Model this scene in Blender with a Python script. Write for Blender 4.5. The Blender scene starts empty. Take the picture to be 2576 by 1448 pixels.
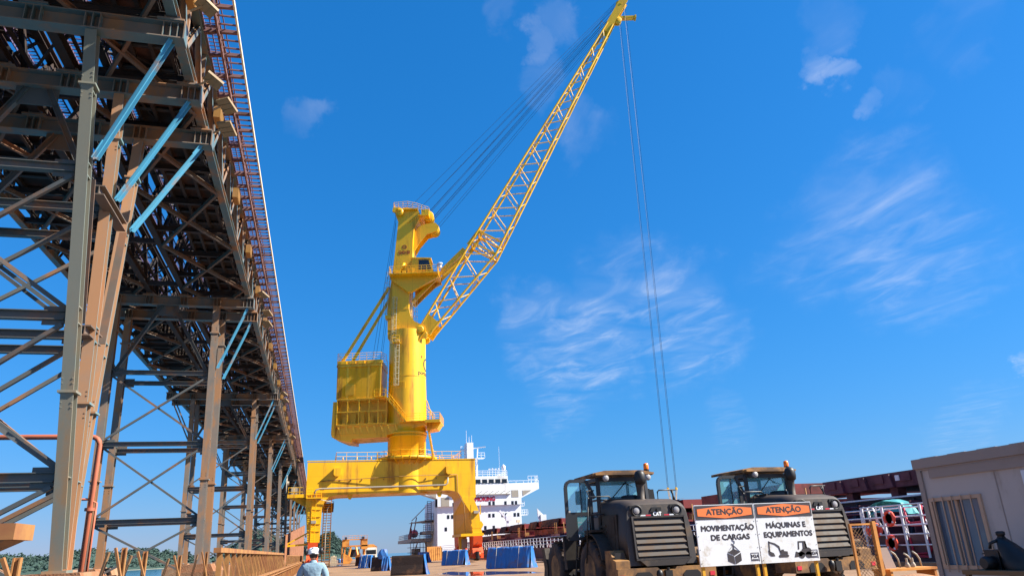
import bpy, bmesh, math, random
from math import radians, sin, cos, pi, sqrt, atan2
from mathutils import Vector, Matrix
random.seed(7)
sc = bpy.context.scene
COL = sc.collection
# ------------------------------------------------------------------ camera
EYE = 1.62
PITCH, ROLL, YAW = radians(19.8), radians(-2.6), radians(15.08)
cd = bpy.data.cameras.new("camera"); cam = bpy.data.objects.new("camera", cd); COL.objects.link(cam)
fw = Vector((sin(YAW)*cos(PITCH), cos(YAW)*cos(PITCH), sin(PITCH)))
rt = Vector((cos(YAW), -sin(YAW), 0)); up = rt.cross(fw)
R_ = rt*cos(ROLL) + up*sin(ROLL); U_ = up*cos(ROLL) - rt*sin(ROLL)
mw = Matrix((R_, U_, -fw)).transposed().to_4x4(); mw.translation = Vector((0, 0, EYE))
cam.matrix_world = mw
cd.sensor_width = 36; cd.lens = 36*1809/2576; cd.clip_start = 0.1; cd.clip_end = 20000
sc.camera = cam
# ------------------------------------------------------------------ world: sky + thin cirrus
SUN_EL, SUN_AZ = radians(41), radians(110)      # azimuth clockwise from +Y
S_DIR = Vector((sin(SUN_AZ)*cos(SUN_EL), cos(SUN_AZ)*cos(SUN_EL), sin(SUN_EL)))
w = bpy.data.worlds.new("World"); sc.world = w; w.use_nodes = True
nt = w.node_tree; N = nt.nodes; L = nt.links; N.clear()
def nd(tree, t, **kw):
    n = tree.nodes.new(t)
    for k, v in kw.items():
        if k.startswith('i_'): n.inputs[k[2:].replace('_', ' ')].default_value = v
        else: setattr(n, k, v)
    return n
def mth(tree, op, a, b=None, clamp=False):
    n = tree.nodes.new('ShaderNodeMath'); n.operation = op; n.use_clamp = clamp
    for i, x in enumerate((a, b)):
        if x is None: continue
        if isinstance(x, (int, float)): n.inputs[i].default_value = x
        else: tree.links.new(x, n.inputs[i])
    return n.outputs[0]
SKYG = ((0.165, 1.45), (0.82, 0.72), (1.54, 0.675))
sky = nd(nt, 'ShaderNodeTexSky', sky_type='NISHITA', sun_disc=False, sun_elevation=SUN_EL, sun_rotation=SUN_AZ,
         altitude=0, air_density=1.5, dust_density=0.0, ozone_density=10.0)
# grade of the clear tropical sky: deep, saturated blue that stays blue down to the horizon
sp_s = nd(nt, 'ShaderNodeSeparateColor'); L.new(sky.outputs[0], sp_s.inputs[0]); cb_s = nd(nt, 'ShaderNodeCombineColor')
for i_, (g_, e_) in enumerate(SKYG): L.new(mth(nt, 'MULTIPLY', mth(nt, 'POWER', sp_s.outputs[i_], e_), g_), cb_s.inputs[i_])
SKYOUT = cb_s.outputs[0]
tc = nd(nt, 'ShaderNodeTexCoord')
wn_ = nd(nt, 'ShaderNodeTexNoise'); wn_.inputs['Scale'].default_value = 9.0; wn_.inputs['Detail'].default_value = 6; wn_.inputs['Roughness'].default_value = 0.6
L.new(tc.outputs['Generated'], wn_.inputs['Vector'])
wv1 = nd(nt, 'ShaderNodeVectorMath', operation='SUBTRACT'); L.new(wn_.outputs['Color'], wv1.inputs[0]); wv1.inputs[1].default_value = (0.5, 0.5, 0.5)
wv2 = nd(nt, 'ShaderNodeVectorMath', operation='SCALE'); L.new(wv1.outputs[0], wv2.inputs[0]); wv2.inputs['Scale'].default_value = 0.16
wv3 = nd(nt, 'ShaderNodeVectorMath', operation='ADD'); L.new(wv2.outputs[0], wv3.inputs[0]); L.new(tc.outputs['Generated'], wv3.inputs[1])
wv4 = nd(nt, 'ShaderNodeVectorMath', operation='NORMALIZE'); L.new(wv3.outputs[0], wv4.inputs[0]); RAGGED = wv4.outputs[0]
def blob(d, r0, r1, amp):
    v = nd(nt, 'ShaderNodeVectorMath', operation='DOT_PRODUCT'); L.new(RAGGED, v.inputs[0])
    v.inputs[1].default_value = Vector(d).normalized()
    m = nd(nt, 'ShaderNodeMapRange', interpolation_type='SMOOTHERSTEP')
    L.new(v.outputs['Value'], m.inputs['Value'])
    m.inputs['From Min'].default_value = cos(radians(r1)); m.inputs['From Max'].default_value = cos(radians(r0)); m.inputs['To Max'].default_value = amp
    return m.outputs[0]
CLOUDS = [((0.3479, 0.8988, 0.2666), 0.0, 5.5200000000000005, 0.902), ((0.4505, 0.8469, 0.2826), 0.0, 6.44, 0.738), ((0.2849, 0.9131, 0.2918), 0.0, 4.6000000000000005, 0.574), ((0.3865, 0.8649, 0.3204), 0.0, 5.5200000000000005, 0.49199999999999994), ((0.6498, 0.6751, 0.3492), 0.0, 7.36, 0.615), ((0.6029, 0.7243, 0.3346), 0.0, 5.5200000000000005, 0.369), ((0.6895, 0.6499, 0.3196), 0.0, 6.44, 0.451), ((0.2477, 0.7499, 0.6135), 0.0, 1.84, 0.8250000000000001), ((0.2743, 0.726, 0.6306), 0.0, 2.3000000000000003, 0.5249999999999999), ((-0.033, 0.8405, 0.5408), 0.0, 2.0240000000000005, 0.28500000000000003), ((0.2606, 0.7729, 0.5786), 0.0, 2.208, 0.375), ((0.3291, 0.7887, 0.5193), 0.0, 2.3920000000000003, 0.375), ((0.5594, 0.6207, 0.5493), 0.0, 1.748, 0.675), ((0.5812, 0.6177, 0.5297), 0.0, 1.564, 0.675), ((0.5638, 0.5864, 0.5817), 0.0, 2.7600000000000002, 0.369), ((0.6155, 0.6256, 0.4793), 0.0, 1.3800000000000001, 0.675), ((0.1951, 0.7393, 0.6444), 0.0, 1.84, 0.22499999999999998), ((0.6404, 0.5955, 0.485), 0.0, 2.3000000000000003, 0.22499999999999998), ((0.7562, 0.6388, 0.1418), 0.0, 1.1960000000000002, 0.9750000000000001), ((0.3229, 0.9228, 0.2103), 0.0, 4.6000000000000005, 0.328), ((0.7242, 0.6815, 0.1053), 0.0, 2.7600000000000002, 0.24599999999999997), ((0.6809, 0.5216, 0.5141), 0.0, 2.7600000000000002, 0.205), ((0.5123, 0.8469, 0.1428), 0.0, 2.7600000000000002, 0.164)]
acc = None
for c in CLOUDS:
    b = blob(*c); acc = b if acc is None else mth(nt, 'MAXIMUM', acc, b)
# cloud sheet coordinates: view direction projected on a flat high layer
sep = nd(nt, 'ShaderNodeSeparateXYZ'); L.new(tc.outputs['Generated'], sep.inputs[0])
zz = mth(nt, 'MAXIMUM', sep.outputs[2], 0.03)
cmb = nd(nt, 'ShaderNodeCombineXYZ'); L.new(mth(nt, 'DIVIDE', sep.outputs[0], zz), cmb.inputs[0]); L.new(mth(nt, 'DIVIDE', sep.outputs[1], zz), cmb.inputs[1])
def noise(vec, rotz, scl, sc_, det, rough, dist=0.0):
    mp = nd(nt, 'ShaderNodeMapping'); mp.inputs['Rotation'].default_value = (0, 0, rotz); mp.inputs['Scale'].default_value = scl
    L.new(vec, mp.inputs[0])
    n = nd(nt, 'ShaderNodeTexNoise'); n.inputs['Scale'].default_value = sc_; n.inputs['Detail'].default_value = det
    n.inputs['Roughness'].default_value = rough; n.inputs['Distortion'].default_value = dist
    L.new(mp.outputs[0], n.inputs['Vector']); return n.outputs['Fac']
wisps = noise(cmb.outputs[0], radians(24), (1.9, 1.0, 1), 2.4, 9, 0.55, 0.9)
soft = noise(cmb.outputs[0], radians(-12), (1.0, 2.0, 1), 1.5, 4, 0.55, 0.3)
fine = noise(cmb.outputs[0], radians(35), (3.2, 1.0, 1), 5.5, 8, 0.6, 0.5)
f1 = nd(nt, 'ShaderNodeMapRange', interpolation_type='SMOOTHSTEP'); L.new(wisps, f1.inputs[0]); f1.inputs['From Min'].default_value = 0.38; f1.inputs['From Max'].default_value = 0.90
f2 = nd(nt, 'ShaderNodeMapRange', interpolation_type='SMOOTHSTEP'); L.new(soft, f2.inputs[0]); f2.inputs['From Min'].default_value = 0.30; f2.inputs['From Max'].default_value = 0.72
cl = mth(nt, 'ADD', mth(nt, 'MULTIPLY', f1.outputs[0], mth(nt, 'ADD', 0.35, fine)), mth(nt, 'MULTIPLY', f2.outputs[0], 0.20))
cl = mth(nt, 'MULTIPLY', mth(nt, 'MULTIPLY', cl, acc), 0.55, True)
# bright cloud bank added out of view behind the camera for white fill light
fill_bank = blob((-sin(YAW), -cos(YAW), 0.45), 20, 88, 1.0)
mr_ = nd(nt, 'ShaderNodeMapRange', interpolation_type='SMOOTHSTEP'); L.new(mth(nt, 'ADD', fill_bank, mth(nt, 'MULTIPLY', mth(nt, 'SUBTRACT', soft, 0.5), 0.6)), mr_.inputs[0]); mr_.inputs['From Min'].default_value = 0.15; mr_.inputs['From Max'].default_value = 0.9; mr_.inputs['To Max'].default_value = 0.12
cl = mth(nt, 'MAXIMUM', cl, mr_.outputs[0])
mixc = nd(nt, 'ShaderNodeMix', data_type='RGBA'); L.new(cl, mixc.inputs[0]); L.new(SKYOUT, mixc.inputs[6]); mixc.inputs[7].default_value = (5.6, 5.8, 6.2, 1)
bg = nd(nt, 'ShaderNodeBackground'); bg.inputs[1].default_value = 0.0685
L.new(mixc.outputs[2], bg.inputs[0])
wo = nd(nt, 'ShaderNodeOutputWorld'); L.new(bg.outputs[0], wo.inputs[0])
# ------------------------------------------------------------------ sun, exposure
sl = bpy.data.lights.new("sun", 'SUN'); sl.energy = 5.0; sl.angle = radians(0.5); sl.color = (1.0, 0.93, 0.80)
so = bpy.data.objects.new("sun", sl); COL.objects.link(so)
so.rotation_euler = S_DIR.to_track_quat('Z', 'Y').to_euler()
sc.view_settings.view_transform = 'Standard'; sc.view_settings.look = 'None'; sc.view_settings.gamma = 1; sc.view_settings.exposure = 1.4
# ------------------------------------------------------------------ materials
MATS = {}
def lin(c):
    f = lambda x: x/12.92 if x <= 0.04045 else ((x+0.055)/1.055)**2.4
    return (f(c[0]/255), f(c[1]/255), f(c[2]/255), 1)
def mat(name, rgb, rough=0.5, metal=0.0, var=0.12, scale=1.5, dirt=None, dirt_amt=0.0, dirt_scale=0.7, up_dirt=0.0, south_dirt=0.0, bump=0.0, bump_scale=20, spec=0.5, streak=0.0, seams=0.0):
    """painted / mineral surface: base colour with mottling, patches and streaks of dirt, dust settled on upward or windward (-Y) faces"""
    m = bpy.data.materials.new(name); m.use_nodes = True; t = m.node_tree; t.nodes.clear()
    out = t.nodes.new('ShaderNodeOutputMaterial'); p = t.nodes.new('ShaderNodeBsdfPrincipled'); t.links.new(p.outputs[0], out.inputs[0])
    base = lin(rgb)
    co = t.nodes.new('ShaderNodeTexCoord')
    n1 = nd(t, 'ShaderNodeTexNoise'); n1.inputs['Scale'].default_value = scale; n1.inputs['Detail'].default_value = 6; n1.inputs['Roughness'].default_value = 0.6
    t.links.new(co.outputs['Object'], n1.inputs['Vector'])
    a = nd(t, 'ShaderNodeMix', data_type='RGBA')
    a.inputs[6].default_value = tuple(max(0, x*(1-var)) for x in base[:3])+(1,); a.inputs[7].default_value = tuple(min(1, x*(1+var)) for x in base[:3])+(1,)
    t.links.new(n1.outputs['Fac'], a.inputs[0]); colr = a.outputs[2]
    if dirt is not None:
        n2 = nd(t, 'ShaderNodeTexNoise'); n2.inputs['Scale'].default_value = dirt_scale; n2.inputs['Detail'].default_value = 8; n2.inputs['Roughness'].default_value = 0.65
        if streak:
            mp = nd(t, 'ShaderNodeMapping'); mp.inputs['Scale'].default_value = (1, 1, 1-streak); t.links.new(co.outputs['Object'], mp.inputs[0]); t.links.new(mp.outputs[0], n2.inputs['Vector'])
        else: t.links.new(co.outputs['Object'], n2.inputs['Vector'])
        mr = nd(t, 'ShaderNodeMapRange', interpolation_type='SMOOTHSTEP'); t.links.new(n2.outputs['Fac'], mr.inputs[0])
        mr.inputs['From Min'].default_value = 0.62-dirt_amt*0.5; mr.inputs['From Max'].default_value = 0.78-dirt_amt*0.3
        f = mr.outputs[0]
        if up_dirt or south_dirt:
            g = t.nodes.new('ShaderNodeNewGeometry'); s = t.nodes.new('ShaderNodeSeparateXYZ'); t.links.new(g.outputs['Normal'], s.inputs[0])
            e = None
            if up_dirt: e = mth(t, 'MULTIPLY', mth(t, 'MAXIMUM', s.outputs[2], 0.0), up_dirt)
            if south_dirt:
                e2 = mth(t, 'MULTIPLY', mth(t, 'MAXIMUM', mth(t, 'MULTIPLY', s.outputs[1], -1.0), 0.0), south_dirt)
                e = e2 if e is None else mth(t, 'ADD', e, e2)
            e = mth(t, 'MULTIPLY', e, mth(t, 'ADD', mth(t, 'MULTIPLY', n1.outputs['Fac'], 1.0), 0.5))
            f = mth(t, 'ADD', f, e, True)
        b = nd(t, 'ShaderNodeMix', data_type='RGBA'); t.links.new(f, b.inputs[0]); t.links.new(colr, b.inputs[6]); b.inputs[7].default_value = lin(dirt); colr = b.outputs[2]
        rr = nd(t, 'ShaderNodeMapRange'); t.links.new(f, rr.inputs[0]); rr.inputs['To Min'].default_value = rough; rr.inputs['To Max'].default_value = 0.85
        t.links.new(rr.outputs[0], p.inputs['Roughness'])
    else: p.inputs['Roughness'].default_value = rough
    if seams:                                                # plate joints: thin welded lines on a regular grid of the structure
        sx = t.nodes.new('ShaderNodeSeparateXYZ'); t.links.new(co.outputs['Object'], sx.inputs[0]); ln = None
        for k_, (ax, wd) in enumerate(((0, seams), (2, seams*0.85))):
            q = mth(t, 'ABSOLUTE', mth(t, 'SUBTRACT', mth(t, 'FRACT', mth(t, 'DIVIDE', mth(t, 'ADD', sx.outputs[ax], 50.3), wd)), 0.5)); q = mth(t, 'LESS_THAN', q, 0.018/wd)
            ln = q if ln is None else mth(t, 'MAXIMUM', ln, q)
        sm = nd(t, 'ShaderNodeMix', data_type='RGBA'); t.links.new(mth(t, 'MULTIPLY', ln, 0.45), sm.inputs[0]); t.links.new(colr, sm.inputs[6]); sm.inputs[7].default_value = tuple(x*0.45 for x in base[:3])+(1,); colr = sm.outputs[2]
    t.links.new(colr, p.inputs['Base Color'])
    p.inputs['Metallic'].default_value = metal; p.inputs['Specular IOR Level'].default_value = spec
    if bump:
        n3 = nd(t, 'ShaderNodeTexNoise'); n3.inputs['Scale'].default_value = bump_scale; n3.inputs['Detail'].default_value = 5
        t.links.new(co.outputs['Object'], n3.inputs['Vector'])
        bp = t.nodes.new('ShaderNodeBump'); bp.inputs['Strength'].default_value = bump; bp.inputs['Distance'].default_value = 0.1
        t.links.new(n3.outputs['Fac'], bp.inputs['Height']); t.links.new(bp.outputs[0], p.inputs['Normal'])
    MATS[name] = m; return m
def glassmat(name, rgb, alpha=0.5, rough=0.05):
    m = bpy.data.materials.new(name); m.use_nodes = True; p = m.node_tree.nodes['Principled BSDF']
    p.inputs['Base Color'].default_value = lin(rgb); p.inputs['Roughness'].default_value = rough; p.inputs['Alpha'].default_value = alpha
    MATS[name] = m; return m
DUST = (152, 110, 76)
M_yel = mat('crane_yellow', (234, 177, 5), 0.42, var=0.12, scale=0.4, dirt=(158, 98, 22), dirt_amt=0.2, dirt_scale=0.5, streak=0.88, seams=2.6)
M_yel2 = mat('crane_yellow_rail', (234, 178, 10), 0.45, var=0.05)
M_rope = mat('wire_rope', (50, 60, 75), 0.5, metal=0.3, var=0.1)
M_org = mat('bogie_orange', (232, 88, 34), 0.5, var=0.1, dirt=(120, 50, 25), dirt_amt=0.2, dirt_scale=1.5)
M_redtx = mat('lettering_red', (140, 44, 16), 0.6, var=0.02)
M_darktx = mat('lettering_dark', (62, 62, 50), 0.6, var=0.02)
M_lwhite = mat('ladder_white', (186, 176, 140), 0.5, var=0.05)
M_blk = mat('black_parts', (22, 22, 24), 0.5, var=0.2, dirt=(80, 62, 48), dirt_amt=0.15)
M_glassd = glassmat('dark_glass', (25, 40, 55), 1.0, 0.08)
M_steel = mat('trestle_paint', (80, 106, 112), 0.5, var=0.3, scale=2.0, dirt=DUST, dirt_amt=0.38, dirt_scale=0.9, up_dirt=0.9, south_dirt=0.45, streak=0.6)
M_steelg = mat('tower_leg_grey', (112, 120, 112), 0.5, var=0.12, scale=1.2, dirt=(140, 112, 82), dirt_amt=0.28, dirt_scale=0.7, streak=0.6, south_dirt=0.25)
M_steelt = mat('tower_leg_tan', (96, 124, 128), 0.55, var=0.1, scale=1.2, dirt=(168, 122, 86), dirt_amt=0.3, dirt_scale=0.8, streak=0.6, south_dirt=0.9)
M_steelk = mat('trestle_bracing', (62, 84, 90), 0.5, var=0.15, scale=2.0, dirt=(128, 92, 66), dirt_amt=0.3, dirt_scale=0.9, up_dirt=0.7, south_dirt=0.25)
M_latb = mat('lateral_bracing', (96, 84, 74), 0.65, var=0.2, dirt=(128, 88, 62), dirt_amt=0.35)
M_rustq = mat('bracket_purple_rust', (118, 86, 84), 0.7, var=0.15, dirt=(84, 54, 48), dirt_amt=0.35)
M_steelb = mat('trestle_blue_brace', (74, 148, 180), 0.45, var=0.14, dirt=DUST, dirt_amt=0.22, dirt_scale=1.2, up_dirt=0.3)
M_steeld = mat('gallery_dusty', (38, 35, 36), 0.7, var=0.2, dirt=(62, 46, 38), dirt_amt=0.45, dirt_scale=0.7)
M_grat = mat('grating', (92, 84, 120), 0.6, var=0.1, dirt=(110, 70, 60), dirt_amt=0.3)
M_rustp = mat('bracket_rusty', (150, 108, 82), 0.7, var=0.15, dirt=(90, 56, 40), dirt_amt=0.3, up_dirt=0.3)
M_railw = mat('handrail_pale', (214, 202, 176), 0.6, var=0.08)
M_fl = mat('floodlight_dusty', (138, 116, 84), 0.6, var=0.1)
M_cable = mat('cable_tray_yellow', (142, 104, 46), 0.6, var=0.15, dirt=DUST, dirt_amt=0.3)
M_rub = mat('belt_rubber', (28, 24, 24), 0.8, var=0.2, dirt=(90, 55, 42), dirt_amt=0.35)
M_pipe = mat('pipe_redbrown', (168, 92, 66), 0.6, var=0.1, dirt=(110, 66, 45), dirt_amt=0.2)
M_fence = mat('fence_dusty_yellow', (152, 110, 60), 0.75, var=0.15, dirt=(128, 82, 50), dirt_amt=0.5, dirt_scale=1.2)
M_fenced = mat('steel_dusty_brown', (122, 92, 62), 0.7, var=0.15, dirt=(150, 104, 58), dirt_amt=0.3)
M_conc = mat('concrete_dusty', (150, 118, 90), 0.85, var=0.12, dirt=(132, 84, 52), dirt_amt=0.5, bump=0.3)
M_white = mat('ship_white', (226, 230, 232), 0.45, var=0.04, dirt=(176, 160, 142), dirt_amt=0.12, dirt_scale=0.25, streak=0.7)
M_mar = mat('ship_maroon', (128, 44, 42), 0.6, var=0.12, dirt=(72, 34, 30), dirt_amt=0.35, dirt_scale=0.4)
M_marp = mat('hatch_plum', (92, 46, 58), 0.6, var=0.12, dirt=(62, 34, 40), dirt_amt=0.3, dirt_scale=0.5)
M_hull = mat('hull_dark', (78, 54, 66), 0.6, var=0.12, dirt=(96, 58, 48), dirt_amt=0.25, dirt_scale=0.2)
M_grey2 = mat('rail_grey', (108, 118, 132), 0.5, var=0.1)
M_navy = mat('deck_navy', (30, 34, 52), 0.6, var=0.2)
M_cover = mat('dust_cover', (64, 44, 44), 0.85, var=0.25, dirt=(104, 62, 48), dirt_amt=0.3, dirt_scale=0.8)
M_pane = mat('pane_blue_grey', (92, 104, 122), 0.08, var=0.15)
M_win = mat('window_dark', (30, 36, 44), 0.15, var=0.1)
M_rwhite = mat('rail_white', (216, 218, 224), 0.5, var=0.04)
M_nosmk = mat('ship_letter_red', (160, 16, 56), 0.6, var=0.02)
M_tarp = mat('tarp_blue', (44, 104, 172), 0.42, var=0.16, scale=3, dirt=(96, 92, 112), dirt_amt=0.28, dirt_scale=1.2)
M_bar = mat('barrier_dark', (46, 32, 26), 0.85, var=0.2, dirt=(110, 76, 50), dirt_amt=0.25, bump=0.2)
M_lhood = mat('loader_grey', (46, 42, 41), 0.5, var=0.2, dirt=(86, 69, 54), dirt_amt=0.25, dirt_scale=1.4, up_dirt=0.35)
M_lside = mat('loader_dusty_side', (56, 47, 38), 0.6, var=0.2, dirt=(48, 40, 34), dirt_amt=0.5, dirt_scale=1.5)
M_lgrille = mat('loader_grille', (62, 55, 50), 0.7, var=0.12, dirt=(88, 73, 60), dirt_amt=0.45, dirt_scale=3)
M_lyel = mat('loader_yellow', (150, 108, 58), 0.65, var=0.2, dirt=(84, 64, 48), dirt_amt=0.55, dirt_scale=1.8)
M_tyre = mat('tyre', (34, 33, 36), 0.8, var=0.2, dirt=(98, 74, 54), dirt_amt=0.4, dirt_scale=2)
M_cabin = mat('cabin_frame', (34, 36, 40), 0.45, var=0.15, dirt=(90, 70, 54), dirt_amt=0.15)
M_lglass = glassmat('loader_glass', (120, 190, 205), 0.28, 0.04)
M_lens = mat('lamp_lens', (150, 150, 152), 0.2, var=0.05)
M_amber = mat('beacon_amber', (240, 120, 10), 0.25, var=0.05)
M_signw = mat('sign_white', (222, 225, 228), 0.4, var=0.05, scale=5, dirt=(176, 164, 146), dirt_amt=0.2, dirt_scale=3)
M_signd = mat('sign_dark', (62, 58, 62), 0.5, var=0.04)
M_signo = mat('sign_orange', (236, 122, 62), 0.5, var=0.03)
M_post = mat('sign_post', (214, 160, 40), 0.5, var=0.1)
M_red = mat('red_parts', (196, 40, 60), 0.5, var=0.05)
M_wall = mat('cabin_wall', (184, 172, 166), 0.6, var=0.05, scale=1.2, dirt=(140, 124, 112), dirt_amt=0.24, dirt_scale=1.3, streak=0.6)
M_wtrim = mat('cabin_trim', (150, 134, 126), 0.6, var=0.05, dirt=(140, 120, 104), dirt_amt=0.2)
M_grill = mat('window_bars', (190, 156, 130), 0.6, var=0.06)
M_buoy = mat('lifebuoy_orange', (240, 84, 60), 0.5, var=0.05)
M_teal = mat('teal_cover', (74, 156, 160), 0.7, var=0.1)
M_skin = mat('skin', (190, 140, 112), 0.55, var=0.05)
M_shirt = mat('shirt_blue', (118, 146, 164), 0.85, var=0.08, scale=8, bump=0.25, bump_scale=9)
M_pants = mat('trousers', (60, 70, 90), 0.85, var=0.08)
M_helm = mat('helmet_white', (236, 238, 238), 0.3, var=0.02)
M_corr = mat('corrugated_rust', (138, 92, 64), 0.75, var=0.15, dirt=(104, 64, 44), dirt_amt=0.35, dirt_scale=0.5)
M_kgrey = mat('cabinet_grey', (156, 148, 134), 0.5, var=0.06)
M_leaf = mat('forest_green', (46, 68, 60), 0.9, var=0.4, scale=0.35)
M_sand = mat('shore_sand', (196, 186, 160), 0.9, var=0.1)
M_truck = mat('truck_white', (205, 208, 200), 0.5, var=0.05, dirt=(150, 110, 80), dirt_amt=0.3)
M_mach = mat('machine_ochre', (206, 140, 60), 0.6, var=0.15, dirt=(150, 90, 45), dirt_amt=0.4, dirt_scale=0.6)
# ------------------------------------------------------------------ mesh helpers
class MB:
    """collects simple solids and links them as ONE mesh object"""
    def __init__(s): s.v = []; s.f = []; s.smooth = []
    def add(s, vs, fs, smooth=False):
        o = len(s.v); s.v += [tuple(x) for x in vs]
        for f in fs: s.f.append(tuple(i+o for i in f)); s.smooth.append(smooth)
        return s
    def box(s, x0, x1, y0, y1, z0, z1):
        return s.add([(x, y, z) for z in (z0, z1) for y in (y0, y1) for x in (x0, x1)],
                     [(0, 2, 3, 1), (4, 5, 7, 6), (0, 1, 5, 4), (2, 6, 7, 3), (0, 4, 6, 2), (1, 3, 7, 5)])
    def frame_(s, p, q, upv):
        d = (Vector(q)-Vector(p)).normalized(); u = Vector(upv)
        r = d.cross(u)
        if r.length < 1e-4: r = d.cross(Vector((1, 0, 0)))
        r.normalize(); u = r.cross(d).normalized(); return r, u
    def beam(s, p, q, w_, h_, upv=(0, 0, 1), w2=None, h2=None):
        p = Vector(p); q = Vector(q); r, u = s.frame_(p, q, upv); vs = []
        w2 = w_ if w2 is None else w2; h2 = h_ if h2 is None else h2
        for c, a, b in ((p, w_, h_), (q, w2, h2)):
            for i, j in ((-1, -1), (1, -1), (1, 1), (-1, 1)): vs.append(c+r*(i*a/2)+u*(j*b/2))
        return s.add(vs, [(3, 2, 1, 0), (4, 5, 6, 7), (0, 1, 5, 4), (1, 2, 6, 5), (2, 3, 7, 6), (3, 0, 4, 7)])
    def ibeam(s, p, q, depth, width, tf=0.03, tw=0.02, upv=(0, 0, 1)):
        """I section: web along upv"""
        p = Vector(p); q = Vector(q); r, u = s.frame_(p, q, upv)
        for k in (-1, 1):
            o = u*(k*(depth-tf)/2); s.beam(p+o, q+o, width, tf, u)
        s.beam(p, q, tw, depth-2*tf, u); return s
    def channel(s, p, q, depth, width, t=0.02, upv=(0, 0, 1)):
        p = Vector(p); q = Vector(q); r, u = s.frame_(p, q, upv)
        s.beam(p, q, t, depth, u)
        for k in (-1, 1):
            o = u*(k*(depth-t)/2)+r*(width/2-t/2+0.001); s.beam(p+o, q+o, width-t, t, u)
        return s
    def tube(s, p, q, r0, r1=None, n=8, caps=True):
        r1 = r0 if r1 is None else r1
        p = Vector(p); q = Vector(q); r, u = s.frame_(p, q, (0, 0, 1)); vs = []
        for c, rr in ((p, r0), (q, r1)):
            for i in range(n):
                a = 2*pi*i/n; vs.append(c+r*(rr*cos(a))+u*(rr*sin(a)))
        fs = [(i, (i+1) % n, n+(i+1) % n, n+i) for i in range(n)]
        s.add(vs, fs, n > 5)
        if caps: s.add(vs, [tuple(range(n-1, -1, -1)), tuple(range(n, 2*n))])
        return s
    def path(s, pts, r, n=6):
        pts = [Vector(p) for p in pts]; rings = []
        for i, p in enumerate(pts):
            a = pts[max(i-1, 0)]; b = pts[min(i+1, len(pts)-1)]
            rr, uu = s.frame_(a, b, (0.013, 0.02, 1)); rings.append([p+rr*(r*cos(2*pi*k/n))+uu*(r*sin(2*pi*k/n)) for k in range(n)])
        vs = [v for g in rings for v in g]; fs = []
        for i in range(len(pts)-1):
            for k in range(n): fs.append((i*n+k, i*n+(k+1) % n, (i+1)*n+(k+1) % n, (i+1)*n+k))
        fs += [tuple(range(n-1, -1, -1)), tuple((len(pts)-1)*n+k for k in range(n))]
        return s.add(vs, fs, n > 4)
    def lathe(s, prof, c=(0, 0, 0), axis='z', n=24, smooth=True):
        vs = []; c = Vector(c)
        for r, h_ in prof:
            for i in range(n):
                a = 2*pi*i/n; x, y = r*cos(a), r*sin(a)
                o = {'z': (x, y, h_), 'x': (h_, x, y), 'y': (y, h_, x)}[axis]; vs.append(c+Vector(o))
        fs = []
        for k in range(len(prof)-1):
            for i in range(n): fs.append((k*n+i, k*n+(i+1) % n, (k+1)*n+(i+1) % n, (k+1)*n+i))
        s.add(vs, fs, smooth)
        s.add(vs, [tuple(range(n-1, -1, -1)), tuple((len(prof)-1)*n+i for i in range(n))]); return s
    def prism(s, poly, y0, y1, axis='y'):
        """polygon in the plane across axis: (x,z) for 'y', (y,z) for 'x', (x,y) for 'z'"""
        n = len(poly); vs = []
        for h_ in (y0, y1):
            for a, b in poly: vs.append({'y': (a, h_, b), 'x': (h_, a, b), 'z': (a, b, h_)}[axis])
        fs = [(i, (i+1) % n, n+(i+1) % n, n+i) for i in range(n)]
        return s.add(vs, fs+[tuple(range(n-1, -1, -1)), tuple(range(n, 2*n))])
    def hexa(s, bot, top):
        return s.add(list(bot)+list(top), [(3, 2, 1, 0), (4, 5, 6, 7), (0, 1, 5, 4), (1, 2, 6, 5), (2, 3, 7, 6), (3, 0, 4, 7)])
    def loft(s, rings, closed=True, smooth=True, caps=True):
        n = len(rings[0]); vs = [v for g in rings for v in g]; fs = []
        for k in range(len(rings)-1):
            for i in range(n if closed else n-1): fs.append((k*n+i, k*n+(i+1) % n, (k+1)*n+(i+1) % n, (k+1)*n+i))
        s.add(vs, fs, smooth)
        if caps and closed: s.add(vs, [tuple(range(n-1, -1, -1)), tuple((len(rings)-1)*n+i for i in range(n))])
        return s
    def rail(s, pts, h_=1.1, r=0.025, step=1.5, mids=2, n=5, closed=False):
        """handrail along a polyline of floor points: posts, top rail and mid rails"""
        pts = [Vector(p) for p in pts]
        if closed: pts.append(pts[0].copy())
        for a, b in zip(pts, pts[1:]):
            for k in range(mids): 
                z = Vector((0, 0, h_*(k+1)/mids)); s.tube(a+z, b+z, r, n=n, caps=False)
            m = max(1, round((b-a).length/step))
            for i in range(m+1):
                p = a.lerp(b, i/m); s.tube(p, p+Vector((0, 0, h_)), r, n=n, caps=False)
        return s
    def ladder(s, p, q, width_dir, wd=0.5, step=0.3, r=0.025, cage=False, out=(0, -1, 0)):
        p = Vector(p); q = Vector(q); wv = Vector(width_dir).normalized()*(wd/2); o = Vector(out)
        for k in (-1, 1): s.tube(p+wv*k, q+wv*k, r*1.4, n=5, caps=False)
        m = max(2, int((q-p).length/step))
        for i in range(m+1):
            c = p.lerp(q, i/m); s.tube(c-wv, c+wv, r, n=4, caps=False)
        if cage:
            m = max(2, int((q-p).length/0.9)); hoops = []
            for i in range(m+1):
                c = p.lerp(q, i/m); g = [c-wv*1.2, c-wv*1.5+o*0.4, c+o*0.75, c+wv*1.5+o*0.4, c+wv*1.2]; hoops.append(g)
                for a, b in zip(g, g[1:]): s.tube(a, b, r, n=4, caps=False)
            for k in (1, 2, 3): s.path([h_[k] for h_ in hoops], r*0.8, 4)
        return s
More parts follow.
